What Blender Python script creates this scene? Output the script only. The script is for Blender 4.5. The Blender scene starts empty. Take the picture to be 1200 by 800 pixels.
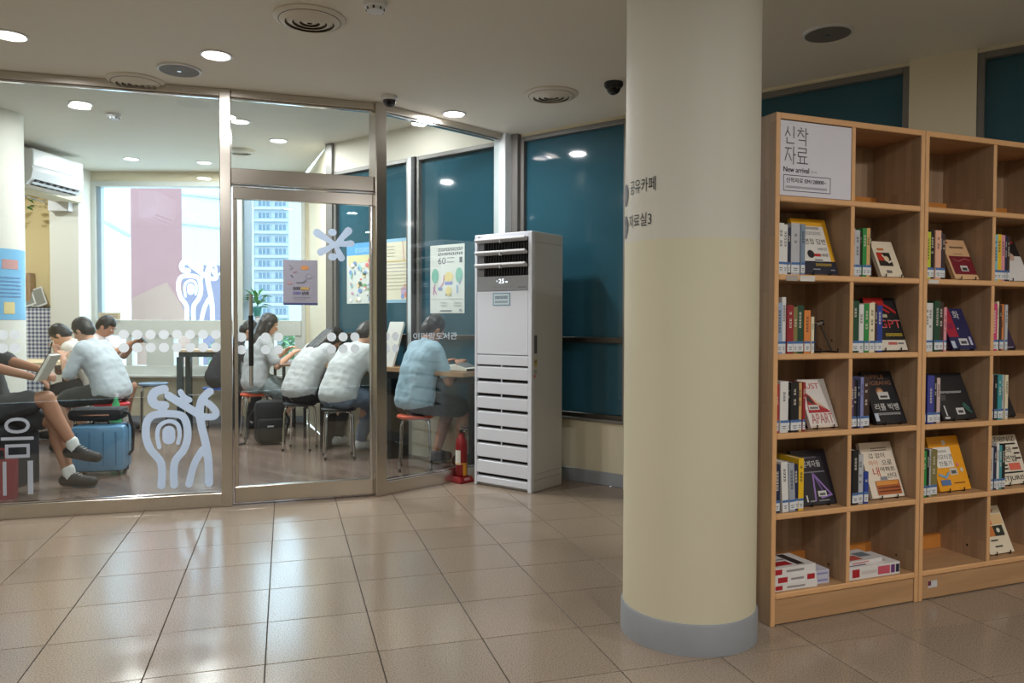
import bpy, bmesh, math, random
from mathutils import Matrix, Vector
R = random.Random(7)
sc = bpy.context.scene
col = sc.collection
PI = math.pi

# ------------------------------------------------------------------ camera
CAMH = 1.225
cd = bpy.data.cameras.new('camera')
cd.sensor_width = 36.0
cd.lens = 895.0 / 1200.0 * 36.0
cd.clip_start = 0.05
cd.clip_end = 600
cam = bpy.data.objects.new('camera', cd)
col.objects.link(cam)
cam.matrix_world = Matrix.Translation((0, 0, CAMH)) @ Matrix.Rotation(PI / 2 - 0.0255, 4, 'X') @ Matrix.Rotation(0.0032, 4, 'Z')
sc.camera = cam
# ------------------------------------------------------------------ world, exposure
w = bpy.data.worlds.new('sky')
sc.world = w
w.use_nodes = True
bg = w.node_tree.nodes['Background']
bg.inputs[0].default_value = (0.68, 0.86, 1.0, 1)
bg.inputs[1].default_value = 5.6
vs = sc.view_settings
vs.view_transform = 'Standard'
vs.look = 'None'
vs.gamma = 1
vs.use_curve_mapping = False
vs.exposure = 0.22
LOBBY_W = 16.0      # watts of a lobby downlight
CAFE_W = 36.0       # watts of a reading-room downlight


# ------------------------------------------------------------------ materials
def lin(c):
    c = c / 255.0
    return c / 12.92 if c <= 0.04045 else ((c + 0.055) / 1.055) ** 2.4


def rgb(c):
    return (lin(c[0]), lin(c[1]), lin(c[2]), 1)


MATS = {}


def mat(name, c, rough=0.6, metal=0.0, var=0.06, scale=6.0, spec=0.5, emit=0.0, bump=0.0, coat=0.0):
    """plain surface with a little procedural mottling"""
    if name in MATS:
        return MATS[name]
    m = bpy.data.materials.new(name)
    m.use_nodes = True
    nt = m.node_tree
    b = nt.nodes['Principled BSDF']
    b.inputs['Roughness'].default_value = rough
    b.inputs['Metallic'].default_value = metal
    b.inputs['Specular IOR Level'].default_value = spec
    b.inputs['Coat Weight'].default_value = coat
    tc = nt.nodes.new('ShaderNodeTexCoord')
    n = nt.nodes.new('ShaderNodeTexNoise')
    n.inputs['Scale'].default_value = scale
    n.inputs['Detail'].default_value = 3
    nt.links.new(tc.outputs['Object'], n.inputs['Vector'])
    mx = nt.nodes.new('ShaderNodeMix')
    mx.data_type = 'RGBA'
    a = rgb(c)
    mx.inputs['A'].default_value = (a[0] * (1 - var), a[1] * (1 - var), a[2] * (1 - var), 1)
    mx.inputs['B'].default_value = (min(1, a[0] * (1 + var)), min(1, a[1] * (1 + var)), min(1, a[2] * (1 + var)), 1)
    nt.links.new(n.outputs['Fac'], mx.inputs['Factor'])
    nt.links.new(mx.outputs['Result'], b.inputs['Base Color'])
    if emit:
        b.inputs['Emission Color'].default_value = a
        b.inputs['Emission Strength'].default_value = emit
    if bump:
        bp = nt.nodes.new('ShaderNodeBump')
        bp.inputs['Strength'].default_value = bump
        bp.inputs['Distance'].default_value = 0.01
        nt.links.new(n.outputs['Fac'], bp.inputs['Height'])
        nt.links.new(bp.outputs['Normal'], b.inputs['Normal'])
    MATS[name] = m
    return m


def flat(c, rough=0.55, name=None):
    """paint or print of one colour"""
    c = tuple(int(v) for v in c)
    return mat(name or 'paint_%02x%02x%02x_%d' % (c[0], c[1], c[2], int(rough * 100)), c, rough, var=0.03, scale=30)


def glass_mat(name, tint, f0=0.05, rough=0.0):
    m = bpy.data.materials.new(name)
    m.use_nodes = True
    nt = m.node_tree
    nt.nodes.clear()
    out = nt.nodes.new('ShaderNodeOutputMaterial')
    t = nt.nodes.new('ShaderNodeBsdfTransparent')
    t.inputs[0].default_value = tint + (1,)
    g = nt.nodes.new('ShaderNodeBsdfGlossy')
    g.inputs['Roughness'].default_value = rough
    g.inputs[0].default_value = (1, 1, 1, 1)
    lw = nt.nodes.new('ShaderNodeLayerWeight')
    pw = nt.nodes.new('ShaderNodeMath')
    pw.operation = 'POWER'
    pw.inputs[1].default_value = 5
    ml = nt.nodes.new('ShaderNodeMath')
    ml.operation = 'MULTIPLY_ADD'
    ml.inputs[1].default_value = 1 - f0
    ml.inputs[2].default_value = f0
    mx = nt.nodes.new('ShaderNodeMixShader')
    nt.links.new(lw.outputs['Facing'], pw.inputs[0])
    nt.links.new(pw.outputs[0], ml.inputs[0])
    nt.links.new(ml.outputs[0], mx.inputs[0])
    nt.links.new(t.outputs[0], mx.inputs[1])
    nt.links.new(g.outputs[0], mx.inputs[2])
    nt.links.new(mx.outputs[0], out.inputs[0])
    MATS[name] = m
    return m


def wood_mat(name, c1, c2, rough=0.45, sx=(1.2, 14, 14), bands=0.0):
    """grain running along the local axis with the small scale"""
    m = bpy.data.materials.new(name)
    m.use_nodes = True
    nt = m.node_tree
    b = nt.nodes['Principled BSDF']
    b.inputs['Roughness'].default_value = rough
    tc = nt.nodes.new('ShaderNodeTexCoord')
    mp = nt.nodes.new('ShaderNodeMapping')
    mp.inputs['Scale'].default_value = sx
    nt.links.new(tc.outputs['Object'], mp.inputs['Vector'])
    n = nt.nodes.new('ShaderNodeTexNoise')
    n.inputs['Scale'].default_value = 2.2
    n.inputs['Detail'].default_value = 5
    n.inputs['Distortion'].default_value = 0.8
    nt.links.new(mp.outputs[0], n.inputs['Vector'])
    mx = nt.nodes.new('ShaderNodeMix')
    mx.data_type = 'RGBA'
    mx.inputs['A'].default_value = rgb(c1)
    mx.inputs['B'].default_value = rgb(c2)
    nt.links.new(n.outputs['Fac'], mx.inputs['Factor'])
    nt.links.new(mx.outputs['Result'], b.inputs['Base Color'])
    MATS[name] = m
    return m


def tile_mat():
    m = bpy.data.materials.new('granite_tile')
    m.use_nodes = True
    nt = m.node_tree
    b = nt.nodes['Principled BSDF']
    b.inputs['Roughness'].default_value = 0.2
    b.inputs['Specular IOR Level'].default_value = 0.6
    g = nt.nodes.new('ShaderNodeNewGeometry')
    n = nt.nodes.new('ShaderNodeTexNoise')
    n.inputs['Scale'].default_value = 210
    n.inputs['Detail'].default_value = 2
    v = nt.nodes.new('ShaderNodeTexNoise')
    v.inputs['Scale'].default_value = 1.1
    oi = nt.nodes.new('ShaderNodeObjectInfo')
    cr = nt.nodes.new('ShaderNodeValToRGB')
    e = cr.color_ramp.elements
    e[0].position = 0.33
    e[0].color = rgb((108, 94, 80))
    e[1].position = 0.62
    e[1].color = rgb((162, 147, 130))
    x = cr.color_ramp.elements.new(0.44)
    x.color = rgb((146, 130, 114))
    nt.links.new(g.outputs['Position'], n.inputs['Vector'])
    nt.links.new(g.outputs['Position'], v.inputs['Vector'])
    nt.links.new(n.outputs['Fac'], cr.inputs[0])
    hs = nt.nodes.new('ShaderNodeHueSaturation')
    ad = nt.nodes.new('ShaderNodeMath')
    ad.operation = 'MULTIPLY_ADD'
    ad.inputs[1].default_value = 0.10
    ad.inputs[2].default_value = 0.92
    nt.links.new(oi.outputs['Random'], ad.inputs[0])
    nt.links.new(ad.outputs[0], hs.inputs['Value'])
    nt.links.new(cr.outputs[0], hs.inputs['Color'])
    nt.links.new(hs.outputs[0], b.inputs['Base Color'])
    rr = nt.nodes.new('ShaderNodeMath')
    rr.operation = 'MULTIPLY_ADD'
    rr.inputs[1].default_value = 0.08
    rr.inputs[2].default_value = 0.135
    nt.links.new(v.outputs['Fac'], rr.inputs[0])
    nt.links.new(rr.outputs[0], b.inputs['Roughness'])
    MATS['granite_tile'] = m
    return m


def cafe_floor_mat():
    m = bpy.data.materials.new('plank_floor')
    m.use_nodes = True
    nt = m.node_tree
    b = nt.nodes['Principled BSDF']
    b.inputs['Roughness'].default_value = 0.2
    tc = nt.nodes.new('ShaderNodeTexCoord')
    mp = nt.nodes.new('ShaderNodeMapping')
    mp.inputs['Rotation'].default_value = (0, 0, math.radians(38))
    br = nt.nodes.new('ShaderNodeTexBrick')
    br.inputs['Scale'].default_value = 1.0
    br.inputs['Brick Width'].default_value = 0.9
    br.inputs['Row Height'].default_value = 0.11
    br.inputs['Mortar Size'].default_value = 0.003
    br.inputs['Color1'].default_value = rgb((126, 108, 98))
    br.inputs['Color2'].default_value = rgb((104, 86, 78))
    br.inputs['Mortar'].default_value = rgb((50, 40, 36))
    nt.links.new(tc.outputs['Object'], mp.inputs[0])
    nt.links.new(mp.outputs[0], br.inputs['Vector'])
    nt.links.new(br.outputs['Color'], b.inputs['Base Color'])
    MATS['plank_floor'] = m
    return m


def gingham_mat():
    m = bpy.data.materials.new('gingham_cloth')
    m.use_nodes = True
    nt = m.node_tree
    b = nt.nodes['Principled BSDF']
    b.inputs['Roughness'].default_value = 0.9
    tc = nt.nodes.new('ShaderNodeTexCoord')
    sep = nt.nodes.new('ShaderNodeSeparateXYZ')
    nt.links.new(tc.outputs['Object'], sep.inputs[0])
    outs = []
    for ax in ('X', 'Z'):
        mm = nt.nodes.new('ShaderNodeMath')
        mm.operation = 'MULTIPLY'
        mm.inputs[1].default_value = 22
        fr = nt.nodes.new('ShaderNodeMath')
        fr.operation = 'FRACT'
        gt = nt.nodes.new('ShaderNodeMath')
        gt.operation = 'GREATER_THAN'
        gt.inputs[1].default_value = 0.5
        nt.links.new(sep.outputs[ax], mm.inputs[0])
        nt.links.new(mm.outputs[0], fr.inputs[0])
        nt.links.new(fr.outputs[0], gt.inputs[0])
        outs.append(gt)
    ad = nt.nodes.new('ShaderNodeMath')
    ad.operation = 'ADD'
    nt.links.new(outs[0].outputs[0], ad.inputs[0])
    nt.links.new(outs[1].outputs[0], ad.inputs[1])
    hf = nt.nodes.new('ShaderNodeMath')
    hf.operation = 'MULTIPLY'
    hf.inputs[1].default_value = 0.5
    nt.links.new(ad.outputs[0], hf.inputs[0])
    mx = nt.nodes.new('ShaderNodeMix')
    mx.data_type = 'RGBA'
    mx.inputs['A'].default_value = rgb((235, 238, 245))
    mx.inputs['B'].default_value = rgb((60, 76, 128))
    nt.links.new(hf.outputs[0], mx.inputs['Factor'])
    nt.links.new(mx.outputs['Result'], b.inputs['Base Color'])
    MATS['gingham_cloth'] = m
    return m


tile_mat()
cafe_floor_mat()
gingham_mat()
glass_mat('clear_glass', (0.93, 0.965, 0.965))
glass_mat('window_glass', (0.95, 0.98, 0.99), 0.04)
WOOD_X = wood_mat('pine_lengthwise', (166, 124, 86), (200, 160, 118), sx=(1.2, 14, 14))


def stave_mat(name, c1, c2, rough=.5):
    """edge-glued staves running upright"""
    m = wood_mat(name, c1, c2, rough, sx=(14, 14, 1.2))
    nt = m.node_tree
    bs = nt.nodes['Principled BSDF']
    src = bs.inputs['Base Color'].links[0].from_socket
    tc = nt.nodes.new('ShaderNodeTexCoord')
    sp = nt.nodes.new('ShaderNodeSeparateXYZ')
    nt.links.new(tc.outputs['Object'], sp.inputs[0])
    ad = nt.nodes.new('ShaderNodeMath')
    nt.links.new(sp.outputs['X'], ad.inputs[0])
    nt.links.new(sp.outputs['Y'], ad.inputs[1])
    cb = nt.nodes.new('ShaderNodeCombineXYZ')
    nt.links.new(sp.outputs['Z'], cb.inputs['X'])
    nt.links.new(ad.outputs[0], cb.inputs['Y'])
    br = nt.nodes.new('ShaderNodeTexBrick')
    br.inputs['Scale'].default_value = 1
    br.inputs['Brick Width'].default_value = .45
    br.inputs['Row Height'].default_value = .036
    br.inputs['Mortar Size'].default_value = .0006
    br.inputs['Color1'].default_value = (1.12, 1.12, 1.12, 1)
    br.inputs['Color2'].default_value = (.84, .82, .80, 1)
    br.inputs['Mortar'].default_value = (.72, .7, .68, 1)
    nt.links.new(cb.outputs[0], br.inputs['Vector'])
    mx = nt.nodes.new('ShaderNodeMix')
    mx.data_type = 'RGBA'
    mx.blend_type = 'MULTIPLY'
    mx.inputs['Factor'].default_value = 1
    nt.links.new(src, mx.inputs['A'])
    nt.links.new(br.outputs['Color'], mx.inputs['B'])
    nt.links.new(mx.outputs['Result'], bs.inputs['Base Color'])
    return m


WOOD_Z = stave_mat('pine_upright', (158, 130, 102), (186, 156, 126))
mat('wall_cream', (216, 208, 184), 0.75, var=0.03, scale=3)
mat('wall_yellow', (226, 208, 160), 0.75, var=0.03, scale=3)
mat('wall_white', (226, 226, 218), 0.75, var=0.02, scale=3)
mat('ceiling_paint', (222, 217, 205), 0.7, var=0.015, scale=1.5)
mat('steel', (196, 190, 182), 0.24, metal=1.0, var=0.06, scale=2)
mat('steel_dark', (92, 88, 84), 0.3, metal=1.0, var=0.06, scale=2)
mat('chrome', (205, 205, 208), 0.12, metal=1.0)
mat('frame_grey', (120, 118, 116), 0.4, metal=0.3)
mat('frame_white', (214, 222, 226), 0.45)
mat('teal_glass', (42, 84, 100), 0.06, var=0.05, scale=0.8, spec=0.5)
mat('skirting_grey', (150, 156, 164), 0.5)


def film_mat(name, c, thru):
    """white plotter film: scatters light to both sides"""
    m = bpy.data.materials.new(name)
    m.use_nodes = True
    nt = m.node_tree
    b = nt.nodes['Principled BSDF']
    b.inputs['Base Color'].default_value = rgb(c)
    b.inputs['Roughness'].default_value = .5
    t = nt.nodes.new('ShaderNodeBsdfTranslucent')
    t.inputs[0].default_value = rgb(c)
    mx = nt.nodes.new('ShaderNodeMixShader')
    mx.inputs[0].default_value = thru
    nt.links.new(b.outputs[0], mx.inputs[1])
    nt.links.new(t.outputs[0], mx.inputs[2])
    nt.links.new(mx.outputs[0], nt.nodes['Material Output'].inputs[0])
    MATS[name] = m


film_mat('sticker', (226, 236, 250), .6)
film_mat('sticker_white', (240, 244, 250), .55)
film_mat('sticker_far', (246, 248, 252), .9)
film_mat('sticker_dim', (170, 174, 184), .4)
mat('lamp_glow', (255, 250, 244), 0.5, emit=9.0)
mat('plastic_white', (220, 222, 226), 0.35, var=0.02)
mat('appliance_white', (226, 232, 244), 0.3, var=0.015, coat=0.2)
mat('black', (20, 20, 22), 0.5)
mat('dark_void', (8, 8, 9), 0.8)
mat('paper', (238, 234, 224), 0.8)


# ------------------------------------------------------------------ mesh builder
class MB:
    def __init__(s):
        s.v = []
        s.f = []
        s.m = []
        s.mats = []

    def mi(s, m):
        if isinstance(m, str):
            m = MATS[m]
        if m not in s.mats:
            s.mats.append(m)
        return s.mats.index(m)

    def add(s, vs_, fs, m, M=None):
        k = len(s.v)
        i = s.mi(m)
        for p in vs_:
            p = Vector(p)
            s.v.append(tuple(M @ p if M else p))
        for f in fs:
            s.f.append([a + k for a in f])
            s.m.append(i)
        return s

    def box(s, x0, x1, y0, y1, z0, z1, m, b=0.0, M=None):
        if x1 < x0: x0, x1 = x1, x0
        if y1 < y0: y0, y1 = y1, y0
        if z1 < z0: z0, z1 = z1, z0
        if b <= 0:
            vs_ = [(x, y, z) for z in (z0, z1) for y in (y0, y1) for x in (x0, x1)]
            fs = [(0, 2, 3, 1), (4, 5, 7, 6), (0, 1, 5, 4), (2, 6, 7, 3), (0, 4, 6, 2), (1, 3, 7, 5)]
            return s.add(vs_, fs, m, M)
        b = min(b, (x1 - x0) * .49, (y1 - y0) * .49, (z1 - z0) * .49)
        bm = bmesh.new()
        bmesh.ops.create_cube(bm, size=1)
        for v in bm.verts:
            v.co = ((x0 + x1) / 2 + v.co.x * (x1 - x0), (y0 + y1) / 2 + v.co.y * (y1 - y0), (z0 + z1) / 2 + v.co.z * (z1 - z0))
        bmesh.ops.bevel(bm, geom=list(bm.edges), offset=b, segments=2 if b > .004 else 1, affect='EDGES', profile=0.5)
        bm.verts.index_update()
        s.add([v.co.copy() for v in bm.verts], [[v.index for v in f.verts] for f in bm.faces], m, M)
        bm.free()
        return s

    def tube(s, pts, r, m, n=8, caps=True, M=None):
        """swept round bar; r a number or one per point"""
        pts = [Vector(p) for p in pts]
        rs = r if isinstance(r, (list, tuple)) else [r] * len(pts)
        vs_, fs = [], []
        up = None
        for i, p in enumerate(pts):
            t = (pts[min(i + 1, len(pts) - 1)] - pts[max(i - 1, 0)]).normalized()
            if up is None:
                up = Vector((0, 0, 1)) if abs(t.z) < .9 else Vector((1, 0, 0))
            a = t.cross(up).normalized()
            c = a.cross(t).normalized()
            up = c
            for k in range(n):
                w_ = 2 * PI * k / n
                vs_.append(p + a * rs[i] * math.cos(w_) + c * rs[i] * math.sin(w_))
        for i in range(len(pts) - 1):
            for k in range(n):
                fs.append((i * n + k, i * n + (k + 1) % n, (i + 1) * n + (k + 1) % n, (i + 1) * n + k))
        if caps:
            fs.append(tuple(range(n - 1, -1, -1)))
            fs.append(tuple(range((len(pts) - 1) * n, len(pts) * n)))
        return s.add(vs_, fs, m, M)

    def lathe(s, prof, m, n=28, M=None):
        """prof: (radius, z) pairs from bottom to top"""
        vs_, fs = [], []
        for r_, z in prof:
            for k in range(n):
                w_ = 2 * PI * k / n
                vs_.append((r_ * math.cos(w_), r_ * math.sin(w_), z))
        for i in range(len(prof) - 1):
            for k in range(n):
                fs.append((i * n + k, i * n + (k + 1) % n, (i + 1) * n + (k + 1) % n, (i + 1) * n + k))
        fs.append(tuple(range(n - 1, -1, -1)))
        fs.append(tuple(range((len(prof) - 1) * n, len(prof) * n)))
        return s.add(vs_, fs, m, M)

    def prism(s, poly, z0, z1, m, M=None):
        n = len(poly)
        a = sum(poly[i][0] * poly[(i + 1) % n][1] - poly[(i + 1) % n][0] * poly[i][1] for i in range(n))
        if a < 0:
            poly = poly[::-1]
        vs_ = [(x, y, z0) for x, y in poly] + [(x, y, z1) for x, y in poly]
        fs = [tuple(range(n - 1, -1, -1)), tuple(range(n, 2 * n))] + [(i, (i + 1) % n, n + (i + 1) % n, n + i) for i in range(n)]
        return s.add(vs_, fs, m, M)

    def ball(s, c, r, m, M=None, n=14, k=9):
        r = r if isinstance(r, (tuple, list)) else (r, r, r)
        vs_, fs = [], []
        for i in range(k + 1):
            a = -PI / 2 + PI * i / k
            for j in range(n):
                w_ = 2 * PI * j / n
                vs_.append((c[0] + r[0] * math.cos(a) * math.cos(w_), c[1] + r[1] * math.cos(a) * math.sin(w_), c[2] + r[2] * math.sin(a)))
        for i in range(k):
            for j in range(n):
                fs.append((i * n + j, i * n + (j + 1) % n, (i + 1) * n + (j + 1) % n, (i + 1) * n + j))
        return s.add(vs_, fs, m, M)

    def mesh(s, name, smooth=False):
        me = bpy.data.meshes.new(name)
        me.from_pydata([tuple(p) for p in s.v], [], s.f)
        for m in s.mats:
            me.materials.append(m)
        me.polygons.foreach_set('material_index', s.m)
        if smooth:
            me.polygons.foreach_set('use_smooth', [True] * len(me.polygons))
            try:
                me.set_sharp_from_angle(angle=math.radians(40))
            except Exception:
                pass
        me.validate()
        me.update()
        return me

    def build(s, name, parent=None, loc=None, rz=None, smooth=False):
        return place(name, s.mesh(name, smooth), parent, loc, rz)


def place(name, me, parent=None, loc=None, rz=None):
    o = bpy.data.objects.new(name, me)
    col.objects.link(o)
    if parent is not None:
        o.parent = parent
    if loc is not None:
        o.location = loc
    if rz is not None:
        o.rotation_euler = (0, 0, rz)
    return o


def empty(name, loc=(0, 0, 0), rz=0.0):
    o = bpy.data.objects.new(name, None)
    o.empty_display_size = 0.1
    col.objects.link(o)
    o.location = loc
    o.rotation_euler = (0, 0, rz)
    return o


def tag(o, label, cat=None, group=None, kind=None):
    o['label'] = label
    if cat: o['category'] = cat
    if group: o['group'] = group
    if kind: o['kind'] = kind
    return o


def struct(o, label=None):
    o['kind'] = 'structure'
    if label: o['label'] = label
    return o


def copy_tree(o, parent=None):
    c = o.copy()
    col.objects.link(c)
    c.parent = parent
    for ch in list(o.children):
        copy_tree(ch, c)
    return c


def bar(name, parent, x0, x1, y0, y1, z0, z1, m, b=0.0):
    return MB().box(x0, x1, y0, y1, z0, z1, m, b).build(name, parent)


_tx = {}


def load_lettering(bodies):
    """all lettering is outlined in one go (one text line per string), then cut apart by line"""
    gap = 6.0
    cu = bpy.data.curves.new('lettering', 'FONT')
    cu.body = '\n'.join(bodies)
    cu.size = 1.0
    cu.space_line = gap
    cu.resolution_u = 4
    o = bpy.data.objects.new('lettering', cu)
    col.objects.link(o)
    dg = bpy.context.evaluated_depsgraph_get()
    me = bpy.data.meshes.new_from_object(o.evaluated_get(dg))
    vs_ = [v.co.copy() for v in me.vertices]
    fs = [list(p.vertices) for p in me.polygons]
    bpy.data.objects.remove(o)
    bpy.data.meshes.remove(me)
    bpy.data.curves.remove(cu)
    lines = [[] for _ in bodies]
    for f in fs:
        k = int(round((-vs_[f[0]].y + .3) / gap))
        lines[min(max(k, 0), len(bodies) - 1)].append(f)
    for body, fl_ in zip(bodies, lines):
        ids = sorted({i for f in fl_ for i in f})
        mp = {i: k for k, i in enumerate(ids)}
        pv = [vs_[i] for i in ids]
        x0 = min(v.x for v in pv); x1 = max(v.x for v in pv)
        y0 = min(v.y for v in pv); y1 = max(v.y for v in pv)
        _tx[body] = ([(v.x - x0, v.y - y0) for v in pv], [[mp[i] for i in f] for f in fl_], x1 - x0, y1 - y0)


LETTERING = ['음', '이더랑도서관', '공유카페', '자료실3', '25', 'LG', '소화기', 'New arrival', '도서', '신착자료 EM128000~', '면접 답변', '100선', '100문', 'GPT', 'JUST', 'APART', 'RIPPLE', 'BIGBANG', '리플 빅뱅', '설계자들', '겁 없이', '마이', '으로', '내', '아파트', '산다', '화', '이모티콘', '만들기', '길', 'LEIBNIZ', '창의와', '자연법', 'ETJURIS', '60', '104']


def text_polys(body):
    if not _tx:
        load_lettering(LETTERING)
    return _tx[body]


def text_into(mb, body, x, z, w_, h_, m, y=-0.001, M=None):
    """lettering facing local -y, fitted to the box (x, z)-(x+w, z+h)"""
    vs_, fs, tw, th = text_polys(body)
    mb.add([(x + a / tw * w_, y, z + b / th * h_) for a, b in vs_], fs, m, M)
    return mb


def bars_into(mb, x, z, w_, h_, n, c, y):
    """fine print too small to read: a row of glyph-like blocks"""
    m = flat(c)
    cw = w_ / n
    for k in range(n):
        a, b = x + cw * k, x + cw * (k + .82)
        rect_into(mb, a, z + h_ * .72, b, z + h_ * .9, m, y)
        rect_into(mb, a, z, a + cw * .22, z + h_ * .62, m, y)
        rect_into(mb, b - cw * .22, z + h_ * (.0 if k % 2 else .3), b, z + h_, m, y)
        rect_into(mb, a, z + h_ * .1 * (k % 3), b, z + h_ * (.16 + .1 * (k % 3)), m, y)
    return mb


def ribbon_into(mb, pts, wd, m, y=0.0, M=None, th=0.0012):
    """flat rounded stroke in the local x-z plane"""
    for i in range(len(pts) - 1):
        a = Vector((pts[i][0], pts[i][1]))
        b = Vector((pts[i + 1][0], pts[i + 1][1]))
        d = b - a
        if d.length < 1e-6:
            continue
        n = Vector((-d.y, d.x)).normalized() * wd / 2
        q = [a + n, b + n, b - n, a - n]
        yy = y - th * (1 + 0.02 * i)
        mb.add([(p.x, yy, p.y) for p in q], [(3, 2, 1, 0)], m, M)
    for i, p in enumerate(pts):
        yy = y - th * (1 + 0.02 * i + 0.01)
        mb.add([(p[0] + wd / 2 * math.cos(2 * PI * k / 14), yy, p[1] + wd / 2 * math.sin(2 * PI * k / 14)) for k in range(14)], [tuple(range(14))], m, M)
    return mb


def disc_into(mb, x, z, r_, m, y=0.0, th=0.0012, n=20, M=None, rx=None):
    rx = rx or r_
    ring = [(x + rx * math.cos(2 * PI * k / n), z + r_ * math.sin(2 * PI * k / n)) for k in range(n)]
    mb.add([(a, y - th, b) for a, b in ring] + [(a, y, b) for a, b in ring],
           [tuple(range(n))] + [(k, n + k, n + (k + 1) % n, (k + 1) % n) for k in range(n)], m, M)
    return mb


def rect_into(mb, x0, z0, x1, z1, m, y=-0.001, M=None):
    mb.add([(x0, y, z0), (x1, y, z0), (x1, y, z1), (x0, y, z1)], [(0, 1, 2, 3)], m, M)
    return mb

def cap_into(mb, a, ra, b, rb, m, n=12, h_=4):
    """closed tapered capsule"""
    a = Vector(a); b = Vector(b)
    t = b - a
    L = t.length
    t = t.normalized() if L > 1e-6 else Vector((0, 0, 1))
    up = Vector((0, 0, 1)) if abs(t.z) < .9 else Vector((1, 0, 0))
    s = t.cross(up).normalized()
    c = s.cross(t).normalized()
    rings = []
    for k in range(h_ + 1):
        w_ = -PI / 2 + PI / 2 * k / h_
        rings.append((a + t * ra * math.sin(w_), max(ra * math.cos(w_), .0008)))
    for k in range(h_ + 1):
        w_ = PI / 2 * k / h_
        rings.append((b + t * rb * math.sin(w_), max(rb * math.cos(w_), .0008)))
    vs_ = []
    for p_, r_ in rings:
        for k in range(n):
            w_ = 2 * PI * k / n
            vs_.append(p_ + s * r_ * math.cos(w_) + c * r_ * math.sin(w_))
    fs = [tuple(range(n - 1, -1, -1)), tuple(range((len(rings) - 1) * n, len(rings) * n))]
    for i in range(len(rings) - 1):
        for k in range(n):
            fs.append((i * n + k, i * n + (k + 1) % n, (i + 1) * n + (k + 1) % n, (i + 1) * n + k))
    mb.add(vs_, fs, m)


fold_tex = bpy.data.textures.new('folds', 'CLOUDS')
fold_tex.noise_scale = .06


def melt(mb, name, parent, voxel=.011, smooth=6, fold=0.0):
    """join overlapping closed shapes into one continuous skin"""
    me0 = mb.mesh(name + '_raw')
    o_ = bpy.data.objects.new(name + '_raw', me0)
    col.objects.link(o_)
    m1 = o_.modifiers.new('r', 'REMESH'); m1.mode = 'VOXEL'; m1.voxel_size = voxel; m1.use_smooth_shade = True
    m2 = o_.modifiers.new('s', 'SMOOTH'); m2.iterations = smooth; m2.factor = .5
    if fold:
        m3 = o_.modifiers.new('d', 'DISPLACE'); m3.texture = fold_tex; m3.strength = fold; m3.mid_level = .5; m3.texture_coords = 'LOCAL'
    dg = bpy.context.evaluated_depsgraph_get()
    me = bpy.data.meshes.new_from_object(o_.evaluated_get(dg))
    me.name = name
    bpy.data.objects.remove(o_)
    bpy.data.meshes.remove(me0)
    if not me.materials:
        me.materials.append(mb.mats[0])
    else:
        me.materials[0] = mb.mats[0]
    me.polygons.foreach_set('material_index', [0] * len(me.polygons))
    me.polygons.foreach_set('use_smooth', [True] * len(me.polygons))
    return place(name, me, parent)


def film_strokes(name, parent, strokes, m, y, voxel=.005):
    """cut film: rounded strokes [(points, width)] in the local x-z plane merged into one thin sheet"""
    mb = MB()
    for pts, wd in strokes:
        for i in range(len(pts) - 1):
            w0, w1 = wd if isinstance(wd, tuple) else (wd, wd)
            t0, t1 = i / (len(pts) - 1), (i + 1) / (len(pts) - 1)
            cap_into(mb, (pts[i][0], 0, pts[i][1]), (w0 + (w1 - w0) * t0) / 2, (pts[i + 1][0], 0, pts[i + 1][1]), (w0 + (w1 - w0) * t1) / 2, m, 14, 4)
    o_ = melt(mb, name, parent, voxel, 3)
    for v in o_.data.vertices:
        v.co.y = y + v.co.y * .012
    return o_


# ================================================================== THE SETTING
H = 2.74            # lobby ceiling
HC = 3.00           # reading-room ceiling
P_A = Vector((-3.155, 4.682)); P_B = Vector((-1.887, 5.05)); P_C = Vector((-0.937, 5.364)); P_D = Vector((-0.08, 6.22))
RZ1 = math.atan2(P_B.y - P_A.y, P_B.x - P_A.x)
RZ2 = math.atan2(P_C.y - P_B.y, P_C.x - P_B.x)
RZ3 = math.atan2(P_D.y - P_C.y, P_D.x - P_C.x)
P_L = P_A + (P_A - P_B).normalized() * 2.25      # far left end of the partition
W_O = Vector((0.0, 6.27)); W_RZ = math.atan2(-0.616, 0.788)
W_D = Vector((0.788, -0.616)); W_N = Vector((0.616, 0.788))
wpt = lambda t, y=0.0: W_O + W_D * t + W_N * y
FAR = 9.15

# ---- lobby floor: granite tiles on a dark bed
lobby_poly = [tuple(P_L), tuple(P_B), tuple(P_C), tuple(P_D), tuple(wpt(0.05)), tuple(wpt(5.3)), (4.18, -3.2), (P_L.x, -3.2)]
fl = MB().prism(lobby_poly, -0.12, -0.004, mat('grout', (54, 46, 40), 0.9)).build('floor')
struct(fl, 'glossy beige granite tile floor of the lobby')
tb = MB()
g = 0.0022; c_ = 0.0006; s_ = 0.2
tb.add([(-s_ + g, -s_ + g, -0.012), (s_ - g, -s_ + g, -0.012), (s_ - g, s_ - g, -0.012), (-s_ + g, s_ - g, -0.012),
        (-s_ + g, -s_ + g, -c_), (s_ - g, -s_ + g, -c_), (s_ - g, s_ - g, -c_), (-s_ + g, s_ - g, -c_),
        (-s_ + g + c_, -s_ + g + c_, 0), (s_ - g - c_, -s_ + g + c_, 0), (s_ - g - c_, s_ - g - c_, 0), (-s_ + g + c_, s_ - g - c_, 0)],
       [(0, 1, 5, 4), (1, 2, 6, 5), (2, 3, 7, 6), (3, 0, 4, 7), (4, 5, 9, 8), (5, 6, 10, 9), (6, 7, 11, 10), (7, 4, 8, 11), (8, 9, 10, 11)], 'granite_tile')
tile_me = tb.mesh('tile')
G_O = Vector((-2.328, 4.770)); G_RZ = 0.2888
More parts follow.
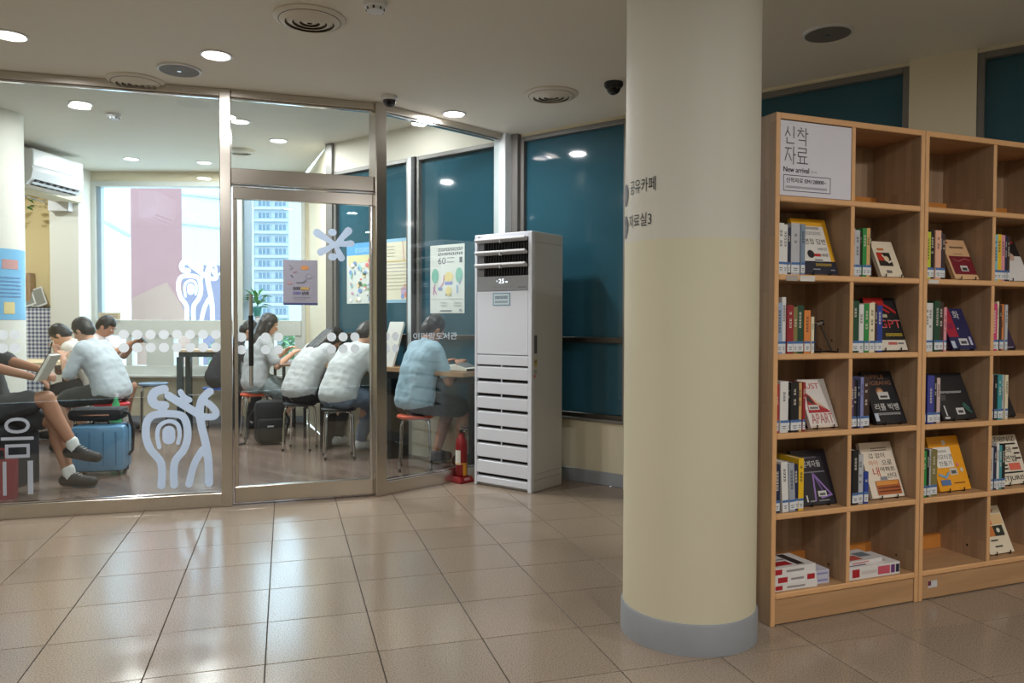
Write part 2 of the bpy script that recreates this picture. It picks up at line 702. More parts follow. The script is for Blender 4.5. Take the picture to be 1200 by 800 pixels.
gx = Vector((math.cos(G_RZ), math.sin(G_RZ))); gy = Vector((math.sin(G_RZ), -math.cos(G_RZ)))


def lobby_side(p, margin):
    """is the point on the lobby side of partition and window wall"""
    def d(a, b):
        e = (b - a).normalized()
        return (p - a).dot(Vector((e.y, -e.x)))
    if p.x < P_B.x:
        ok = d(P_L, P_B) > -margin
    elif p.x < P_C.x:
        ok = d(P_B, P_C) > -margin
    elif p.x < P_D.x:
        ok = d(P_C, P_D) > -margin
    else:
        ok = (W_O - p).dot(W_N) > -margin
    return ok


for i in range(-9, 16):
    for j in range(-6, 14):
        p = G_O + gx * 0.4 * (i + .5) + gy * 0.4 * (j + .5)
        if not (-4.6 < p.x < 3.9 and 1.55 < p.y < 6.5) or not lobby_side(p, 0.10):
            continue
        if p.y < 2.2 and abs(p.x) > 2.4:
            continue
        place('tile', tile_me, fl, (p.x, p.y, 0), G_RZ)

cafe_poly = [tuple(P_L), tuple(P_B), tuple(P_C), tuple(P_D), tuple(wpt(0.02)), tuple(wpt(-2.35)), (-2.47, FAR), (-6.9, FAR), (-6.9, P_L.y)]
o = MB().prism(cafe_poly, -0.10, 0.003, 'plank_floor').build('floor')
struct(o, 'dark brown plank floor of the glazed reading room')

# ---- ceilings
o = MB().prism(lobby_poly, H, H + 0.12, 'ceiling_paint').build('ceiling'); struct(o, 'off-white painted lobby ceiling')
o = MB().prism(cafe_poly, HC, HC + 0.1, 'ceiling_paint').build('ceiling'); struct(o, 'off-white ceiling of the glazed reading room')
mb = MB()
for a, b, rz in ((P_L, P_B, RZ1), (P_B, P_C, RZ2), (P_C, P_D, RZ3)):
    M_ = Matrix.Translation((a.x, a.y, 0)) @ Matrix.Rotation(rz, 4, 'Z')
    mb.box(-0.01, (b - a).length + 0.01, -0.02, 0.05, H, HC + 0.05, 'ceiling_paint', M=M_)
struct(mb.build('trim_1'), 'ceiling step above the glass partition')

# ---- closing walls of the lobby (behind and beside the camera)
struct(MB().box(P_L.x - .15, P_L.x, -3.2, P_L.y, 0, H, 'wall_cream').build('wall_left'), 'cream lobby wall')
struct(MB().box(P_L.x - .15, 4.4, -3.35, -3.2, 0, H, 'wall_cream').build('wall_back'), 'cream lobby wall')
struct(MB().box(4.18, 4.33, -3.2, 3.05, 0, H, 'wall_cream').build('wall_side'), 'cream lobby wall')

# ---- window wall on the right: runs from the reading room past the column to the shelves
ww = empty('wall_right', (W_O.x, W_O.y, 0), W_RZ)
struct(ww, 'cream wall under a band of dark teal windows')
bar('lower_wall', ww, -2.35, 5.4, 0, 0.2, 0, 0.475, 'wall_cream')
bar('lintel', ww, .026, 5.4, 0.0, 0.2, 2.715, HC, 'wall_cream')
bar('lintel', ww, -2.35, .026, 0.0, 0.2, 2.715, HC, 'ceiling_paint')
bar('skirting', ww, 0.05, 5.3, -0.012, 0, 0, 0.10, 'skirting_grey', 0.003)
bar('sill', ww, -2.3, 5.3, -0.03, 0.1, 0.475, 0.497, 'frame_grey', 0.003)
bar('pier', ww, 2.925, 3.262, -0.02, 0.2, 0, H, 'wall_cream')
bar('pier', ww, 1.075, 1.32, -0.05, 0.2, 0, H, 'wall_cream')
bar('pier', ww, 4.72, 5.4, 0.0, 0.2, 0, H, 'wall_cream')
bar('white_post', ww, -0.092, 0.026, -0.13, 0.2, 0, HC, 'frame_white', 0.004)
bar('jamb_post', ww, 0.026, 0.088, -0.05, 0.2, 0, H, 'frame_grey', 0.003)


def teal_window(n, x0, x1, label):
    e = empty('window_%d' % n, (W_O.x, W_O.y, 0), W_RZ)
    struct(e, label)
    z0, z1 = 0.497, 2.715
    f_ = 0.036
    bar('frame_side', e, x0, x0 + f_, -0.012, 0.1, z0, z1, 'frame_grey', 0.003)
    bar('frame_side', e, x1 - f_, x1, -0.012, 0.1, z0, z1, 'frame_grey', 0.003)
    bar('frame_top', e, x0 + f_, x1 - f_, -0.012, 0.1, z1 - f_, z1, 'frame_grey', 0.003)
    bar('frame_bottom', e, x0 + f_, x1 - f_, -0.012, 0.1, z0, z0 + f_, 'steel_dark', 0.003)
    bar('mid_rail', e, x0 + f_, x1 - f_, -0.008, 0.1, 1.068, 1.112, 'steel_dark', 0.004)
    bar('pane', e, x0 + f_, x1 - f_, 0.03, 0.05, 1.112, z1 - f_, 'teal_glass')
    bar('pane', e, x0 + f_, x1 - f_, 0.03, 0.05, z0 + f_, 1.068, 'teal_glass')
    return e


teal_window(1, 0.088, 1.075, 'dark teal window with steel rail beside the standing air conditioner')
teal_window(2, 1.32, 2.925, 'dark teal window behind the column and the first bookcase')
teal_window(3, 3.262, 4.72, 'dark teal window above the second bookcase')
teal_window(4, -2.26, -1.19, 'teal reading-room window with two colourful posters')
teal_window(5, -1.10, -0.15, 'teal reading-room window with one white poster')
bar('mullion', ww, -1.19, -1.145, -0.03, 0.1, 0.497, 2.715, 'frame_white', 0.003)
bar('mullion', ww, -1.145, -1.10, -0.03, 0.1, 0.497, 2.715, 'black', 0.003)
bar('jamb_post', ww, -0.15, -0.092, -0.04, 0.2, 0.497, H, 'steel', 0.003)
bar('jamb_post', ww, -2.36, -2.26, -0.03, 0.2, 0, HC, 'frame_grey', 0.003)

# ---- corner pier and the far wall of the reading room
cp = wpt(-2.36)
o = MB().prism([(cp.x, cp.y), (-2.43, FAR), (-1.6, FAR + .15), (cp.x + .25, cp.y + .1)], 0, HC, 'wall_cream').build('wall_corner')
struct(o, 'cream pier between the teal windows and the bright window')
fw = empty('wall_far', (0, FAR, 0))
struct(fw, 'cream far wall of the reading room')
WX0, WX1, WZ0, WZ1 = -5.02, -2.47, 0.585, 2.885
bar('wall_left_part', fw, -6.9, WX0, 0, 0.15, 0, HC, 'wall_yellow')
bar('wall_below', fw, WX0, WX1, 0, 0.15, 0, WZ0, 'wall_cream')
bar('wall_above', fw, WX0, WX1, 0, 0.15, WZ1, HC, 'wall_cream')
bar('wall_right_part', fw, WX1, -1.6, 0.0, 0.15, 0, HC, 'wall_cream')
bar('pillar', fw, -5.36, -5.02, -0.28, 0, 0, HC, 'wall_white', 0.004)
bar('skirting', fw, -5.02, WX1, -0.012, 0, 0, 0.09, 'skirting_grey')
struct(MB().box(-6.9 - .12, -6.9, P_L.y - .1, FAR + .1, 0, HC, 'wall_yellow').build('wall_cafe_left'), 'yellowish left wall of the reading room')
struct(MB().box(-6.95, P_L.x, P_L.y - .12, P_L.y, 0, HC, 'wall_cream').build('wall_cafe_front'), 'cream wall beside the glass partition')

wf = empty('window_6', (0, FAR, 0))
struct(wf, 'large bright window looking out on apartment blocks')
FM = mat('frame_pale', (198, 202, 198), 0.45)
bar('frame_side', wf, WX0, WX0 + .05, -.02, .12, WZ0, WZ1, FM, .004)
bar('frame_side', wf, WX1 - .05, WX1, -.02, .12, WZ0, WZ1, FM, .004)
bar('frame_top', wf, WX0 + .05, WX1 - .05, -.02, .12, WZ1 - .06, WZ1, FM, .004)
bar('mullion', wf, -3.46, -3.22, -.02, .12, 1.235, WZ1 - .06, FM, .004)
bar('transom', wf, WX0 + .05, WX1 - .05, -.03, .12, 1.05, 1.235, FM, .004)
bar('frame_bottom', wf, WX0 + .05, WX1 - .05, -.02, .12, WZ0, .69, FM, .004)
bar('sill', wf, WX0 - .03, WX1 + .03, -.14, .0, .555, .585, FM, .006)
ops = [(-4.95, -4.62), (-4.55, -4.38), (-4.05, -3.85), (-3.75, -3.56), (-3.2, -3.0), (-2.85, -2.6)]
edges = [WX0 + .05] + [v for a in ops for v in a] + [WX1 - .05]
for k in range(0, len(edges), 2):
    if edges[k + 1] - edges[k] > .005:
        bar('lower_mullion', wf, edges[k], edges[k + 1], -.015, .12, .69, 1.05, FM, .004)
for a, b in ops:
    bar('lower_pane', wf, a, b, .05, .058, .69, 1.05, 'window_glass')
bar('pane', wf, WX0 + .05, -3.46, .05, .058, 1.235, WZ1 - .06, 'window_glass')
bar('pane', wf, -3.22, WX1 - .05, .05, .058, 1.235, WZ1 - .06, 'window_glass')
bar('sash_edge', wf, WX0 + .05, WX0 + .10, .02, .1, 1.235, WZ1 - .06, mat('sash_blue', (150, 172, 190), .4), .003)
bar('sash_edge', wf, -3.22, -3.12, .02, .1, 1.235, WZ1 - .06, MATS['sash_blue'], .003)

# figure of two people as strokes, traced in quarter pixels of the big one (x, y down)
FIG = [([(768, 225), (728, 236), (712, 265), (728, 293), (770, 298)], 38),
       ([(846, 238), (862, 262), (888, 276)], 24),
       ([(790, 255), (930, 342)], 34),
       ([(985, 240), (948, 275), (936, 330), (945, 400), (962, 470), (976, 560), (978, 660)], 34),
       ([(948, 278), (985, 300), (1014, 335), (1000, 356), (940, 352)], 30),
       ([(948, 505), (908, 570), (882, 660)], 30),
       ([(752, 660), (752, 560), (702, 492), (682, 430), (690, 366), (730, 338), (830, 340), (868, 368), (878, 440), (860, 500), (815, 560), (812, 660)], 32),
       ([(744, 486), (735, 430), (748, 388), (790, 370), (830, 386), (840, 430), (832, 470)], 18),
       ([(789, 418), (789, 448)], 52)]


def spline(pts, n=5):
    if len(pts) < 3:
        return pts
    out = []
    P_ = [pts[0]] + list(pts) + [pts[-1]]
    for i in range(1, len(P_) - 2):
        p0, p1, p2, p3 = P_[i - 1], P_[i], P_[i + 1], P_[i + 2]
        for k in range(n):
            t = k / n
            out.append(tuple(.5 * (2 * p1[j] + (p2[j] - p0[j]) * t + (2 * p0[j] - 5 * p1[j] + 4 * p2[j] - p3[j]) * t * t + (3 * p1[j] - p0[j] - 3 * p2[j] + p3[j]) * t ** 3) for j in (0, 1)))
    out.append(pts[-1])
    return out


def figure(parent, x0, z0, kx, kz, m, y, name='figure_sticker'):
    q = []
    for pts, wd in FIG:
        q.append(([(x0 + (a - 660) * kx, z0 - (b - 220) * kz) for a, b in spline(pts)], wd * 1.12 * (kx + kz) / 2))
    return film_strokes(name, parent, q, m, y, .0034)



ff = figure(wf, -5.021 + (203 - 107) * .01017, 1.235 + .72, .0013 * 1.06, .00163, MATS['sticker_far'], -.001)
ff.location = (0, 0.049, 0)
tag(ff, 'white sticker of two line-drawn figures on the bright window')


# ---- glass partition with steel frame
def seg_bar(n, e, x0, x1, z0, z1, m='steel', y0=-.035, y1=.035, b=.003):
    return bar(n, e, x0, x1, y0, y1, z0, z1, m, b)


s1 = empty('window_7', (P_A.x, P_A.y, 0), RZ1)
struct(s1, 'large glass partition panel with dots and a figure sticker')
L1 = (P_B - P_A).length
seg_bar('top_rail', s1, -2.25, L1 - .03, 2.69, H)
seg_bar('bottom_rail', s1, -2.25, L1 - .03, 0.0, .092)
seg_bar('glazing_bead', s1, -2.25, L1 - .03, 2.678, 2.69, 'chrome', -.015, .015, .002)
seg_bar('glazing_bead', s1, -2.25, L1 - .03, .092, .102, 'chrome', -.015, .015, .002)
seg_bar('pane', s1, -2.25, L1 - .03, .10, 2.68, 'clear_glass', -.005, .005, 0)
seg_bar('end_post', s1, -2.27, -2.2, 0, H)
seg_bar('corner_post', s1, L1 - .035, L1 + .035, 0, H, 'steel', -.045, .045, .004)

dot_me = disc_into(MB(), 0, 0, .031, 'sticker_white').mesh('dot_sticker')


def dots(e, xs, zs):
    for x in xs:
        for z in zs:
            place('dot_sticker', dot_me, e, (x, -.0055, z))


dots(s1, [.027 - .075, .027, .095], (1.137, 1.055))
dots(s1, [.703 + .0787 * k for k in range(8)], (1.137, 1.053))
K1 = .005108 / 4; K2 = .005757 / 4
f1 = figure(s1, .799, .79, K1, K2, MATS['sticker'], -.0065)
tag(f1, 'pale blue sticker of two line-drawn figures low on the glass')
mb = MB()
text_into(mb, '음', .012, .375, .178, .25, 'sticker_dim', -.0065)
rect_into(mb, .02, .145, .04, .355, MATS['sticker_dim'], -.0065)
rect_into(mb, .155, .145, .185, .355, MATS['sticker_dim'], -.0065)
mb.build('lettering', s1)

dr = empty('door_1', (P_B.x, P_B.y, 0), RZ2)
struct(dr, 'glass door with steel rails, star sticker and poster')
L2 = (P_C - P_B).length
seg_bar('top_rail', dr, .035, L2 - .03, 2.69, H)
seg_bar('glazing_bead', dr, .035, L2 - .03, 2.678, 2.69, 'chrome', -.015, .015, .002)
seg_bar('transom_bar', dr, .035, L2 - .04, 2.126, 2.226, 'steel', -.045, .045, .003)
seg_bar('transom_bead', dr, .035, L2 - .04, 2.112, 2.122, 'chrome', -.03, .03, .002)
seg_bar('transom_pane', dr, .035, L2 - .03, 2.226, 2.68, 'clear_glass', -.005, .005, 0)
lf = empty('door_leaf'); lf.parent = dr
seg_bar('leaf_top_rail', lf, .045, L2 - .045, 2.03, 2.108, 'steel', -.025, .025, .003)
seg_bar('leaf_bottom_rail', lf, .045, L2 - .045, .018, .125, 'steel', -.025, .025, .003)
seg_bar('leaf_stile', lf, .045, .070, .125, 2.03, 'steel', -.02, .02, .003)
seg_bar('leaf_stile', lf, L2 - .060, L2 - .045, .125, 2.03, 'chrome', -.02, .02, .003)
seg_bar('leaf_pane', lf, .07, L2 - .06, .122, 2.035, 'clear_glass', -.005, .005, 0)
mb = MB()
for sy in (-.07, .07):
    mb.tube([(.153, sy, .80), (.153, sy, 1.40)], .013, 'chrome', 12)
    for z in (.86, 1.34):
        mb.tube([(.153, 0, z), (.153, sy, z)], .008, 'chrome', 8)
    mb.tube([(.153, sy, .93), (.153, sy, 1.262)], .0155, 'black', 12)
mb.build('door_handle', lf, smooth=True)
dots(dr, [.092, .245, .327, .677, .755, .835], (1.118, 1.035))
ku = .00529 / 4; kz = .0056 / 4
cx, cz = .705, 1.752
q = [([(cx, cz), (cx + a[0] * ku, cz + a[1] * kz)], (20 * ku, b * ku)) for a, b in [((-92, 54), 44), ((66, 70), 42), ((80, 8), 36), ((-74, -38), 40), ((30, -64), 38)]]
for s_y in (1, -1):
    q.append(([(cx - 18 * ku, cz + s_y * 60 * kz), (cx - 12 * ku, cz + s_y * 60 * kz)], 36 * kz))
tag(film_strokes('star_sticker', dr, q, MATS['sticker'], -.0065, .004), 'pale blue star-shaped sticker on the door glass')

s3 = empty('window_8', (P_C.x, P_C.y, 0), RZ3)
struct(s3, 'slanted glass partition panel beside the door')
L3 = (P_D - P_C).length
seg_bar('corner_post', s3, -.05, .04, 0, H, 'steel', -.045, .045, .004)
seg_bar('top_rail', s3, .04, L3 - .0, 2.69, H)
seg_bar('glazing_bead', s3, .04, L3 - .03, 2.676, 2.69, 'chrome', -.02, .02, .002)
seg_bar('bottom_rail', s3, .04, L3 - .0, 0, .095)
seg_bar('glazing_bead', s3, .04, L3 - .03, .095, .108, 'chrome', -.02, .02, .002)
seg_bar('pane', s3, .04, L3 - .02, .10, 2.68, 'clear_glass', -.005, .005, 0)
seg_bar('end_post', s3, L3 - .025, L3 + .02, 0, H, 'steel', -.03, .03, .003)
dots(s3, [.06, .14, .98], (1.118, 1.035))
text_into(MB(), '이더랑도서관', .30, 1.09, .42, .055, 'sticker', -.0065).build('lettering', s3)

# ---- the round column in the lobby
CX, CY, CR = 0.708, 3.03, 0.259
cl = empty('column', (CX, CY, 0))
struct(cl, 'thick round cream column with grey painted foot and black lettering')
nseg = 64


def ring_shell(r0, z0, z1, m, name):
    return MB().lathe([(r0, z0), (r0, z1)], m, nseg).build(name, cl, smooth=True)


mat('column_upper', (206, 203, 192), .55, var=.02, scale=2.5)
mat('column_lower', (210, 203, 178), .55, var=.03, scale=2.5)
ring_shell(CR, .118, 1.535, 'column_lower', 'lower_shaft')
ring_shell(CR - .0006, 1.535, H + .02, 'column_upper', 'upper_shaft')
MB().lathe([(CR + .008, 0), (CR + .008, .108), (CR + .004, .118), (CR - .02, .12)], mat('foot_paint', (146, 150, 156), .55, var=.10, scale=9), nseg).build('foot_band', cl, smooth=True)
phc = math.atan2(-CY, -CX)


def column_text(body, th0, th1, z0, z1):
    vs_, fs, tw, th = text_polys(body)
    mb = MB()
    pts = []
    for a, b in vs_:
        ph = phc - math.radians(th0 + (th1 - th0) * a / tw)
        pts.append(((CR + .0015) * math.cos(ph), (CR + .0015) * math.sin(ph), z0 + (z1 - z0) * b / th))
    mb.add(pts, fs, 'black')
    return mb.build('lettering', cl)


column_text('공유카페', 63, 30, 1.715, 1.768)
column_text('자료실3', 65, 34, 1.588, 1.638)
for z in (1.725, 1.60):
    mb = MB()
    n = 24
    pts = [(0, 0)] + [(.045 * math.cos(2 * PI * k / n), .045 * math.sin(2 * PI * k / n)) for k in range(n)]
    vs_ = []
    for a, b in pts:
        ph = phc - math.radians(78) + a / CR
        vs_.append(((CR + .0015) * math.cos(ph), (CR + .0015) * math.sin(ph), z + b))
    mb.add(vs_, [(0, 1 + k, 1 + (k + 1) % n) for k in range(n)], flat((92, 92, 104)))
    mb.build('round_icon', cl)

# ---- the column inside the reading room, with its blue notice
c2 = empty('column', (-4.54, 6.58, 0))
struct(c2, 'white round column inside the reading room at the left edge')
MB().lathe([(.30, 0), (.30, HC + .02)], 'wall_white', 48).build('shaft', c2, smooth=True)

# ================================================================== CEILING FITTINGS
mb_ring = MB().lathe([(.098, -.004), (.104, -.004), (.104, 0), (.09, 0)], 'plastic_white', 32)
ring_me = MB().lathe([(.069, -.002), (.076, -.008), (.088, -.006), (.090, 0.0)], 'plastic_white', 32).mesh('trim_ring', True)
disc_me = MB().lathe([(.068, -.0035), (.068, -.001)], 'lamp_glow', 32).mesh('diffuser')


def downlight(x, y, z, label, watts, group):
    e = empty('downlight', (x, y, z))
    tag(e, label, 'ceiling light', group)
    place('trim_ring', ring_me, e)
    place('diffuser', disc_me, e)
    ld = bpy.data.lights.new('lamp_light', 'AREA')
    ld.shape = 'DISK'
    ld.size = .13
    ld.energy = watts
    ld.color = (1.0, .985, .965)
    lo = bpy.data.objects.new('lamp_light', ld)
    col.objects.link(lo)
    lo.parent = e
    lo.location = (0, 0, -.006)
    return e


LG = 'round downlights in the lobby ceiling'
downlight(-2.671, 4.097, H, 'round downlight at the top left corner of the view', LOBBY_W, LG)
downlight(-1.69, 4.387, H, 'round downlight next to the grey ceiling speaker above the glass panel', LOBBY_W, LG)
downlight(-0.428, 5.60, H, 'round downlight in front of the slanted glass panel', LOBBY_W, LG)
for x, y, e_, lb in ((-3.6, 1.9, 1.3, 'unseen fill downlight added left of the camera by the left wall'), (-1.4, 1.7, 1.0, 'unseen fill downlight added just left of the camera'), (-3.6, -.9, 1.5, 'unseen fill downlight added behind the camera by the left wall'),
                     (-1.0, -1.4, 1.2, 'unseen fill downlight added straight behind the camera'), (1.2, .3, 1.65, 'unseen fill downlight added right of the camera'), (2.9, 1.3, 1.8, 'unseen fill downlight added above the aisle before the bookcases'), (2.4, -1.6, .8, 'unseen fill downlight added far behind the camera to the right')):
    downlight(x, y, H, lb, LOBBY_W * e_, LG)  # lamps added out of view to fill the lobby with light
CG = 'round downlights in the reading-room ceiling'
for (x, y, k_, lb) in ((-3.53, 6.29, 0.4, 'round downlight high behind the left glass panel'),
                   (-2.425, 6.834, 1.2, 'round downlight behind the pane above the door, left of two'),
                   (-2.30, 7.55, 0.5, 'round downlight behind the pane above the door, farther right'),
                   (-3.45, 8.6, 0.35, 'far round downlight close above the bright window, by the door post'),
                   (-4.18, 8.42, 0.35, 'far round downlight above the left end of the bright window'),
                   (-1.0, 6.42, 0.22, 'round downlight behind the slanted glass panel'),
                   (-5.75, 7.9, .6, 'unseen fill downlight added in the left alcove behind the white column')):  # last one: hidden lamp added to brighten the alcove
    downlight(x, y, HC, lb, CAFE_W * k_, CG)


def vent(x, y, z, label, r_=.178):
    e = empty('ceiling_vent', (x, y, z))
    tag(e, label, 'air vent', 'round ceiling vents')
    vm = mat('vent_paint', (214, 208, 196), .45)
    MB().lathe([(r_ * .93, -.016), (r_, -.006), (r_, 0)], vm, 40).build('outer_flange', e, smooth=True)
    MB().lathe([(r_ * .86, -.0175), (r_ * .86, -.0165)], mat('vent_shade', (112, 106, 98), .8), 40).build('opening', e)
    for k, q in enumerate((.84, .64, .44, .24)):
        n = 36
        mb = MB()
        vs_ = []
        for rr, zz in ((r_ * q, -.018), (r_ * (q - .155), -.030), (r_ * (q - .165), -.027), (r_ * (q - .03), -.018)):
            vs_ += [(max(rr, .002) * math.cos(2 * PI * i / n), max(rr, .002) * math.sin(2 * PI * i / n), zz) for i in range(n)]
        fs = []
        for a in range(4):
            b = (a + 1) % 4
            fs += [(a * n + i, a * n + (i + 1) % n, b * n + (i + 1) % n, b * n + i) for i in range(n)]
        mb.add(vs_, fs, vm)
        mb.build('louvre_ring', e, smooth=True)
    return e


vent(-1.016, 3.856, H, 'large round ceiling vent nearest the camera at the top')
vent(-2.379, 4.86, H, 'round ceiling vent against the top rail of the glass panel', .17)
vent(0.256, 5.114, H, 'round ceiling vent between downlight and black camera')
vent(-2.83, 8.0, HC, 'small round vent in the reading-room ceiling above the door pane', .15)


def speaker(x, y, label):
    e = empty('ceiling_speaker', (x, y, H))
    tag(e, label, 'speaker', 'round ceiling speakers')
    MB().lathe([(.112, -.012), (.125, -.008), (.125, 0)], 'plastic_white', 40).build('rim', e, smooth=True)
    MB().lathe([(.112, -.0135), (.112, -.0115)], mat('speaker_mesh', (112, 108, 104), .6, var=.2, scale=300), 40).build('grille', e)
    MB().lathe([(.012, -.0150), (.012, -.0136)], 'chrome', 12).build('badge', e)


speaker(-2.009, 4.639, 'round grey ceiling speaker above the glass partition')
speaker(1.642, 4.025, 'round grey ceiling speaker above the bookcases')


def dome(x, y, z, m_base, m_dome, label, s=1.0):
    e = empty('dome_camera', (x, y, z))
    tag(e, label, 'camera')
    MB().lathe([(.052 * s, -.03 * s), (.060 * s, -.02 * s), (.060 * s, 0)], m_base, 28).build('housing', e, smooth=True)
    prof = [(.046 * s * math.cos(a), -.03 * s - .046 * s * math.sin(a)) for a in [PI / 2 * k / 7 for k in range(7, -1, -1)]]
    prof[0] = (.002, prof[0][1])
    MB().lathe(prof, m_dome, 28).build('dome', e, smooth=True)
    MB().ball((0, -.03 * s, -.05 * s), .018 * s, 'dark_void').build('lens', e, smooth=True)


mat('dome_black', (16, 16, 20), .08)
mat('dome_smoke', (60, 62, 66), .08)
dome(0.638, 4.875, H, 'black', 'dome_black', 'black dome camera on the ceiling beside the column', 1.0)
dome(-0.83, 5.18, H, 'plastic_white', 'dome_smoke', 'white dome camera on the ceiling above the partition corner', .95)


def detector(x, y, z, label):
    e = empty('smoke_detector', (x, y, z))
    tag(e, label, 'smoke detector')
    MB().lathe([(.02, -.045), (.040, -.042), (.046, -.026), (.055, -.022), (.058, 0)], 'plastic_white', 28).build('housing', e, smooth=True)
    for k in range(8):
        a = 2 * PI * k / 8
        MB().box(-.004, .004, -.002, .002, -.041, -.029, 'black', M=Matrix.Rotation(a, 4, 'Z') @ Matrix.Translation((0, .0425, 0))).build('slot', e)


detector(-0.655, 3.67, H, 'white smoke detector at the top edge of the view')
detector(-3.43, 6.62, HC, 'white smoke detector on the reading-room ceiling')

# ================================================================== STANDING AIR CONDITIONER
ac = empty('standing_air_conditioner', (-0.282, 5.742, 0), math.radians(-37))
tag(ac, 'tall white floor-standing air conditioner beside the red fire extinguisher', 'air conditioner')
AW, AD, AH = .528, .40, 1.872
AM = MATS['appliance_white']
ASM = mat('appliance_side', (206, 208, 208), .35, var=.015)
bd = MB()
bd.box(0, AW, .035, AD, .0, AH, ASM, .006)
bd.build('body', ac)
bar('front_edge', ac, 0, .022, 0, .036, .0, AH, AM, .004)
bar('front_edge', ac, AW - .034, AW, 0, .036, .0, AH, AM, .004)
bar('top_cap', ac, .02, AW - .03, 0.0, .036, 1.835, AH, AM, .004)
bar('outlet_cavity', ac, .022, AW - .034, .030, .034, 1.56, 1.835, 'dark_void')
bar('cavity_wall', ac, .022, .075, .02, .033, 1.56, 1.835, flat((120, 122, 124)))
for k, z in enumerate((1.815, 1.722, 1.630)):
    l_ = empty('louvre'); l_.parent = ac; l_.location = (0, 0, z)
    MB().box(.024, AW - .038, -.040, .004, -.010, .010, mat('louvre_grey', (196, 198, 202), .35), .004, M=Matrix.Rotation(-.45, 4, 'X')).build('blade', l_)
    MB().box(.262, .274, -.042, -.018, -.016, .018, MATS['louvre_grey'], .003).build('pivot_clip', l_)
for k in range(16):
    x = .09 + k * .025
    bar('inner_vane', ac, x, x + .006, .018, .0295, 1.565, 1.83, flat((26, 26, 28)))
dp = bar('display_panel', ac, .022, AW - .034, .006, .034, 1.452, 1.56, mat('silver_grey', (150, 154, 160), .3), .003)
mb = MB()
GL = mat('digit_glow', (235, 245, 255), .5, emit=1.6)
text_into(mb, '25', .225, 1.508, .050, .032, GL, .005)
rect_into(mb, .29, 1.512, .305, 1.522, GL, .005)
rect_into(mb, .205, 1.52, .213, 1.528, GL, .005)
mb.build('digits', dp)
mb = MB()
for x in (.185, .205, .235, .262, .29, .31, .335):
    rect_into(mb, x, 1.478, x + .006, 1.484, flat((90, 94, 100)), .005)
rect_into(mb, .40, 1.474, .475, 1.479, flat((90, 94, 100)), .005)
mb.build('button_marks', dp)
bar('upper_panel', ac, .022, AW - .034, .002, .034, .985, 1.450, AM, .004)
st = bar('notice_sticker', ac, .175, .335, .0006, .0035, 1.345, 1.437, flat((120, 160, 186)), 0)
mb = MB()
rect_into(mb, .183, 1.352, .327, 1.430, flat((206, 226, 236)), .0003)
bars_into(mb, .195, 1.394, .12, .022, 7, (60, 90, 130), -.0001)
bars_into(mb, .195, 1.364, .12, .016, 9, (110, 130, 150), -.0001)
mb.build('sticker_print', st)
mb = MB()
disc_into(mb, .041, 1.853, .006, flat((60, 50, 56)), 0.0)
text_into(mb, 'LG', .051, 1.847, .018, .012, flat((70, 70, 74)), -.0012)
mb.build('logo', ac)
# intake grille: slats of the lower front with dark slots between
bar('intake_cavity', ac, .022, AW - .034, .024, .034, .03, .98, 'dark_void')
zs = [.980, .905, .792, .682, .570, .448, .330, .205, .085, .022]
for k in range(9):
    top = zs[k] - (.008 if k == 0 else .013)
    bot = zs[k + 1] + (.003 if k == 0 else .013 if k < 8 else .0)
    if k == 0:
        top = .980
    bar('grille_slat', ac, .022, AW - .034, .002, .024, bot, top, AM, .004)
    if 0 < k < 9:
        bar('slot_lip', ac, .03, AW - .040, .010, .024, zs[k] - .014, zs[k] - .008, flat((176, 178, 184)), .001)
        if k < 8 and k > 0:
            bar('slot_clip', ac, .250, .258, .004, .012, zs[k] - .013, zs[k] + .013, AM)
sd = empty('side_details'); sd.parent = ac
Ms = Matrix.Translation((AW, 0, 0)) @ Matrix.Rotation(PI / 2, 4, 'Z')   # local -y of the print faces +x of the unit
def side_part(name, *rects):
    mb = MB()
    for x0, x1, z0, z1, m in rects:
        mb.box(x0, x1, -.0022, -.0002, z0, z1, m, M=Ms)
    return mb.build(name, sd)
side_part('handle_recess', (.03, .060, 1.00, 1.13, flat((96, 100, 104))))
side_part('handle_edge', (.056, .064, 1.00, 1.13, flat((60, 62, 66))))
side_part('energy_label', (.03, .066, .90, .965, flat((196, 190, 150))))
mb = MB()
disc_into(mb, .048, .935, .015, flat((60, 70, 50)), -.0023, M=Ms)
disc_into(mb, .048, .932, .009, flat((220, 170, 60)), -.0036, M=Ms)
mb.build('energy_mark', sd)
side_part('rating_label', (.03, .064, .855, .885, flat((170, 172, 176))))
side_part('red_label', (.028, .045, .825, .850, flat((196, 110, 110))), (.045, .10, .80, .855, flat((206, 206, 206))))
side_part('panel_seam', (.028, .38, 1.795, 1.7975, flat((140, 140, 138))), (.028, .38, .085, .0875, flat((140, 140, 138))), (.05, .38, .128, .1295, flat((140, 140, 138))))

# ================================================================== FIRE EXTINGUISHER
fe = empty('fire_extinguisher', (-.385, 5.83, .045), math.radians(45))
tag(fe, 'red fire extinguisher standing in a red base by the air conditioner', 'fire extinguisher')
RED = mat('red_enamel', (128, 16, 22), .35)
fe.scale = (.88, .88, .92)
MB().lathe([(.045, .0), (.052, .01), (.052, .26), (.046, .30), (.028, .33), (.02, .345), (.02, .36)], RED, 28).build('cylinder', fe, smooth=True)
MB().lathe([(.018, .36), (.018, .385), (.012, .39)], 'black', 16).build('valve', fe)
mb = MB()
mb.box(-.012, .012, -.09, .02, .385, .395, 'black', .003)
mb.box(-.012, .012, -.085, .01, .41, .42, 'black', .003)
mb.build('lever', fe)
MB().ball((.02, -.01, .378), .014, flat((214, 214, 206))).build('gauge', fe, smooth=True)
MB().tube([(.015, .02, .375), (.05, .03, .37), (.064, .03, .30), (.064, .02, .16), (.060, .01, .10)], .008, 'black', 8).build('hose', fe, smooth=True)
mb = MB()
n = 12
vs_ = []
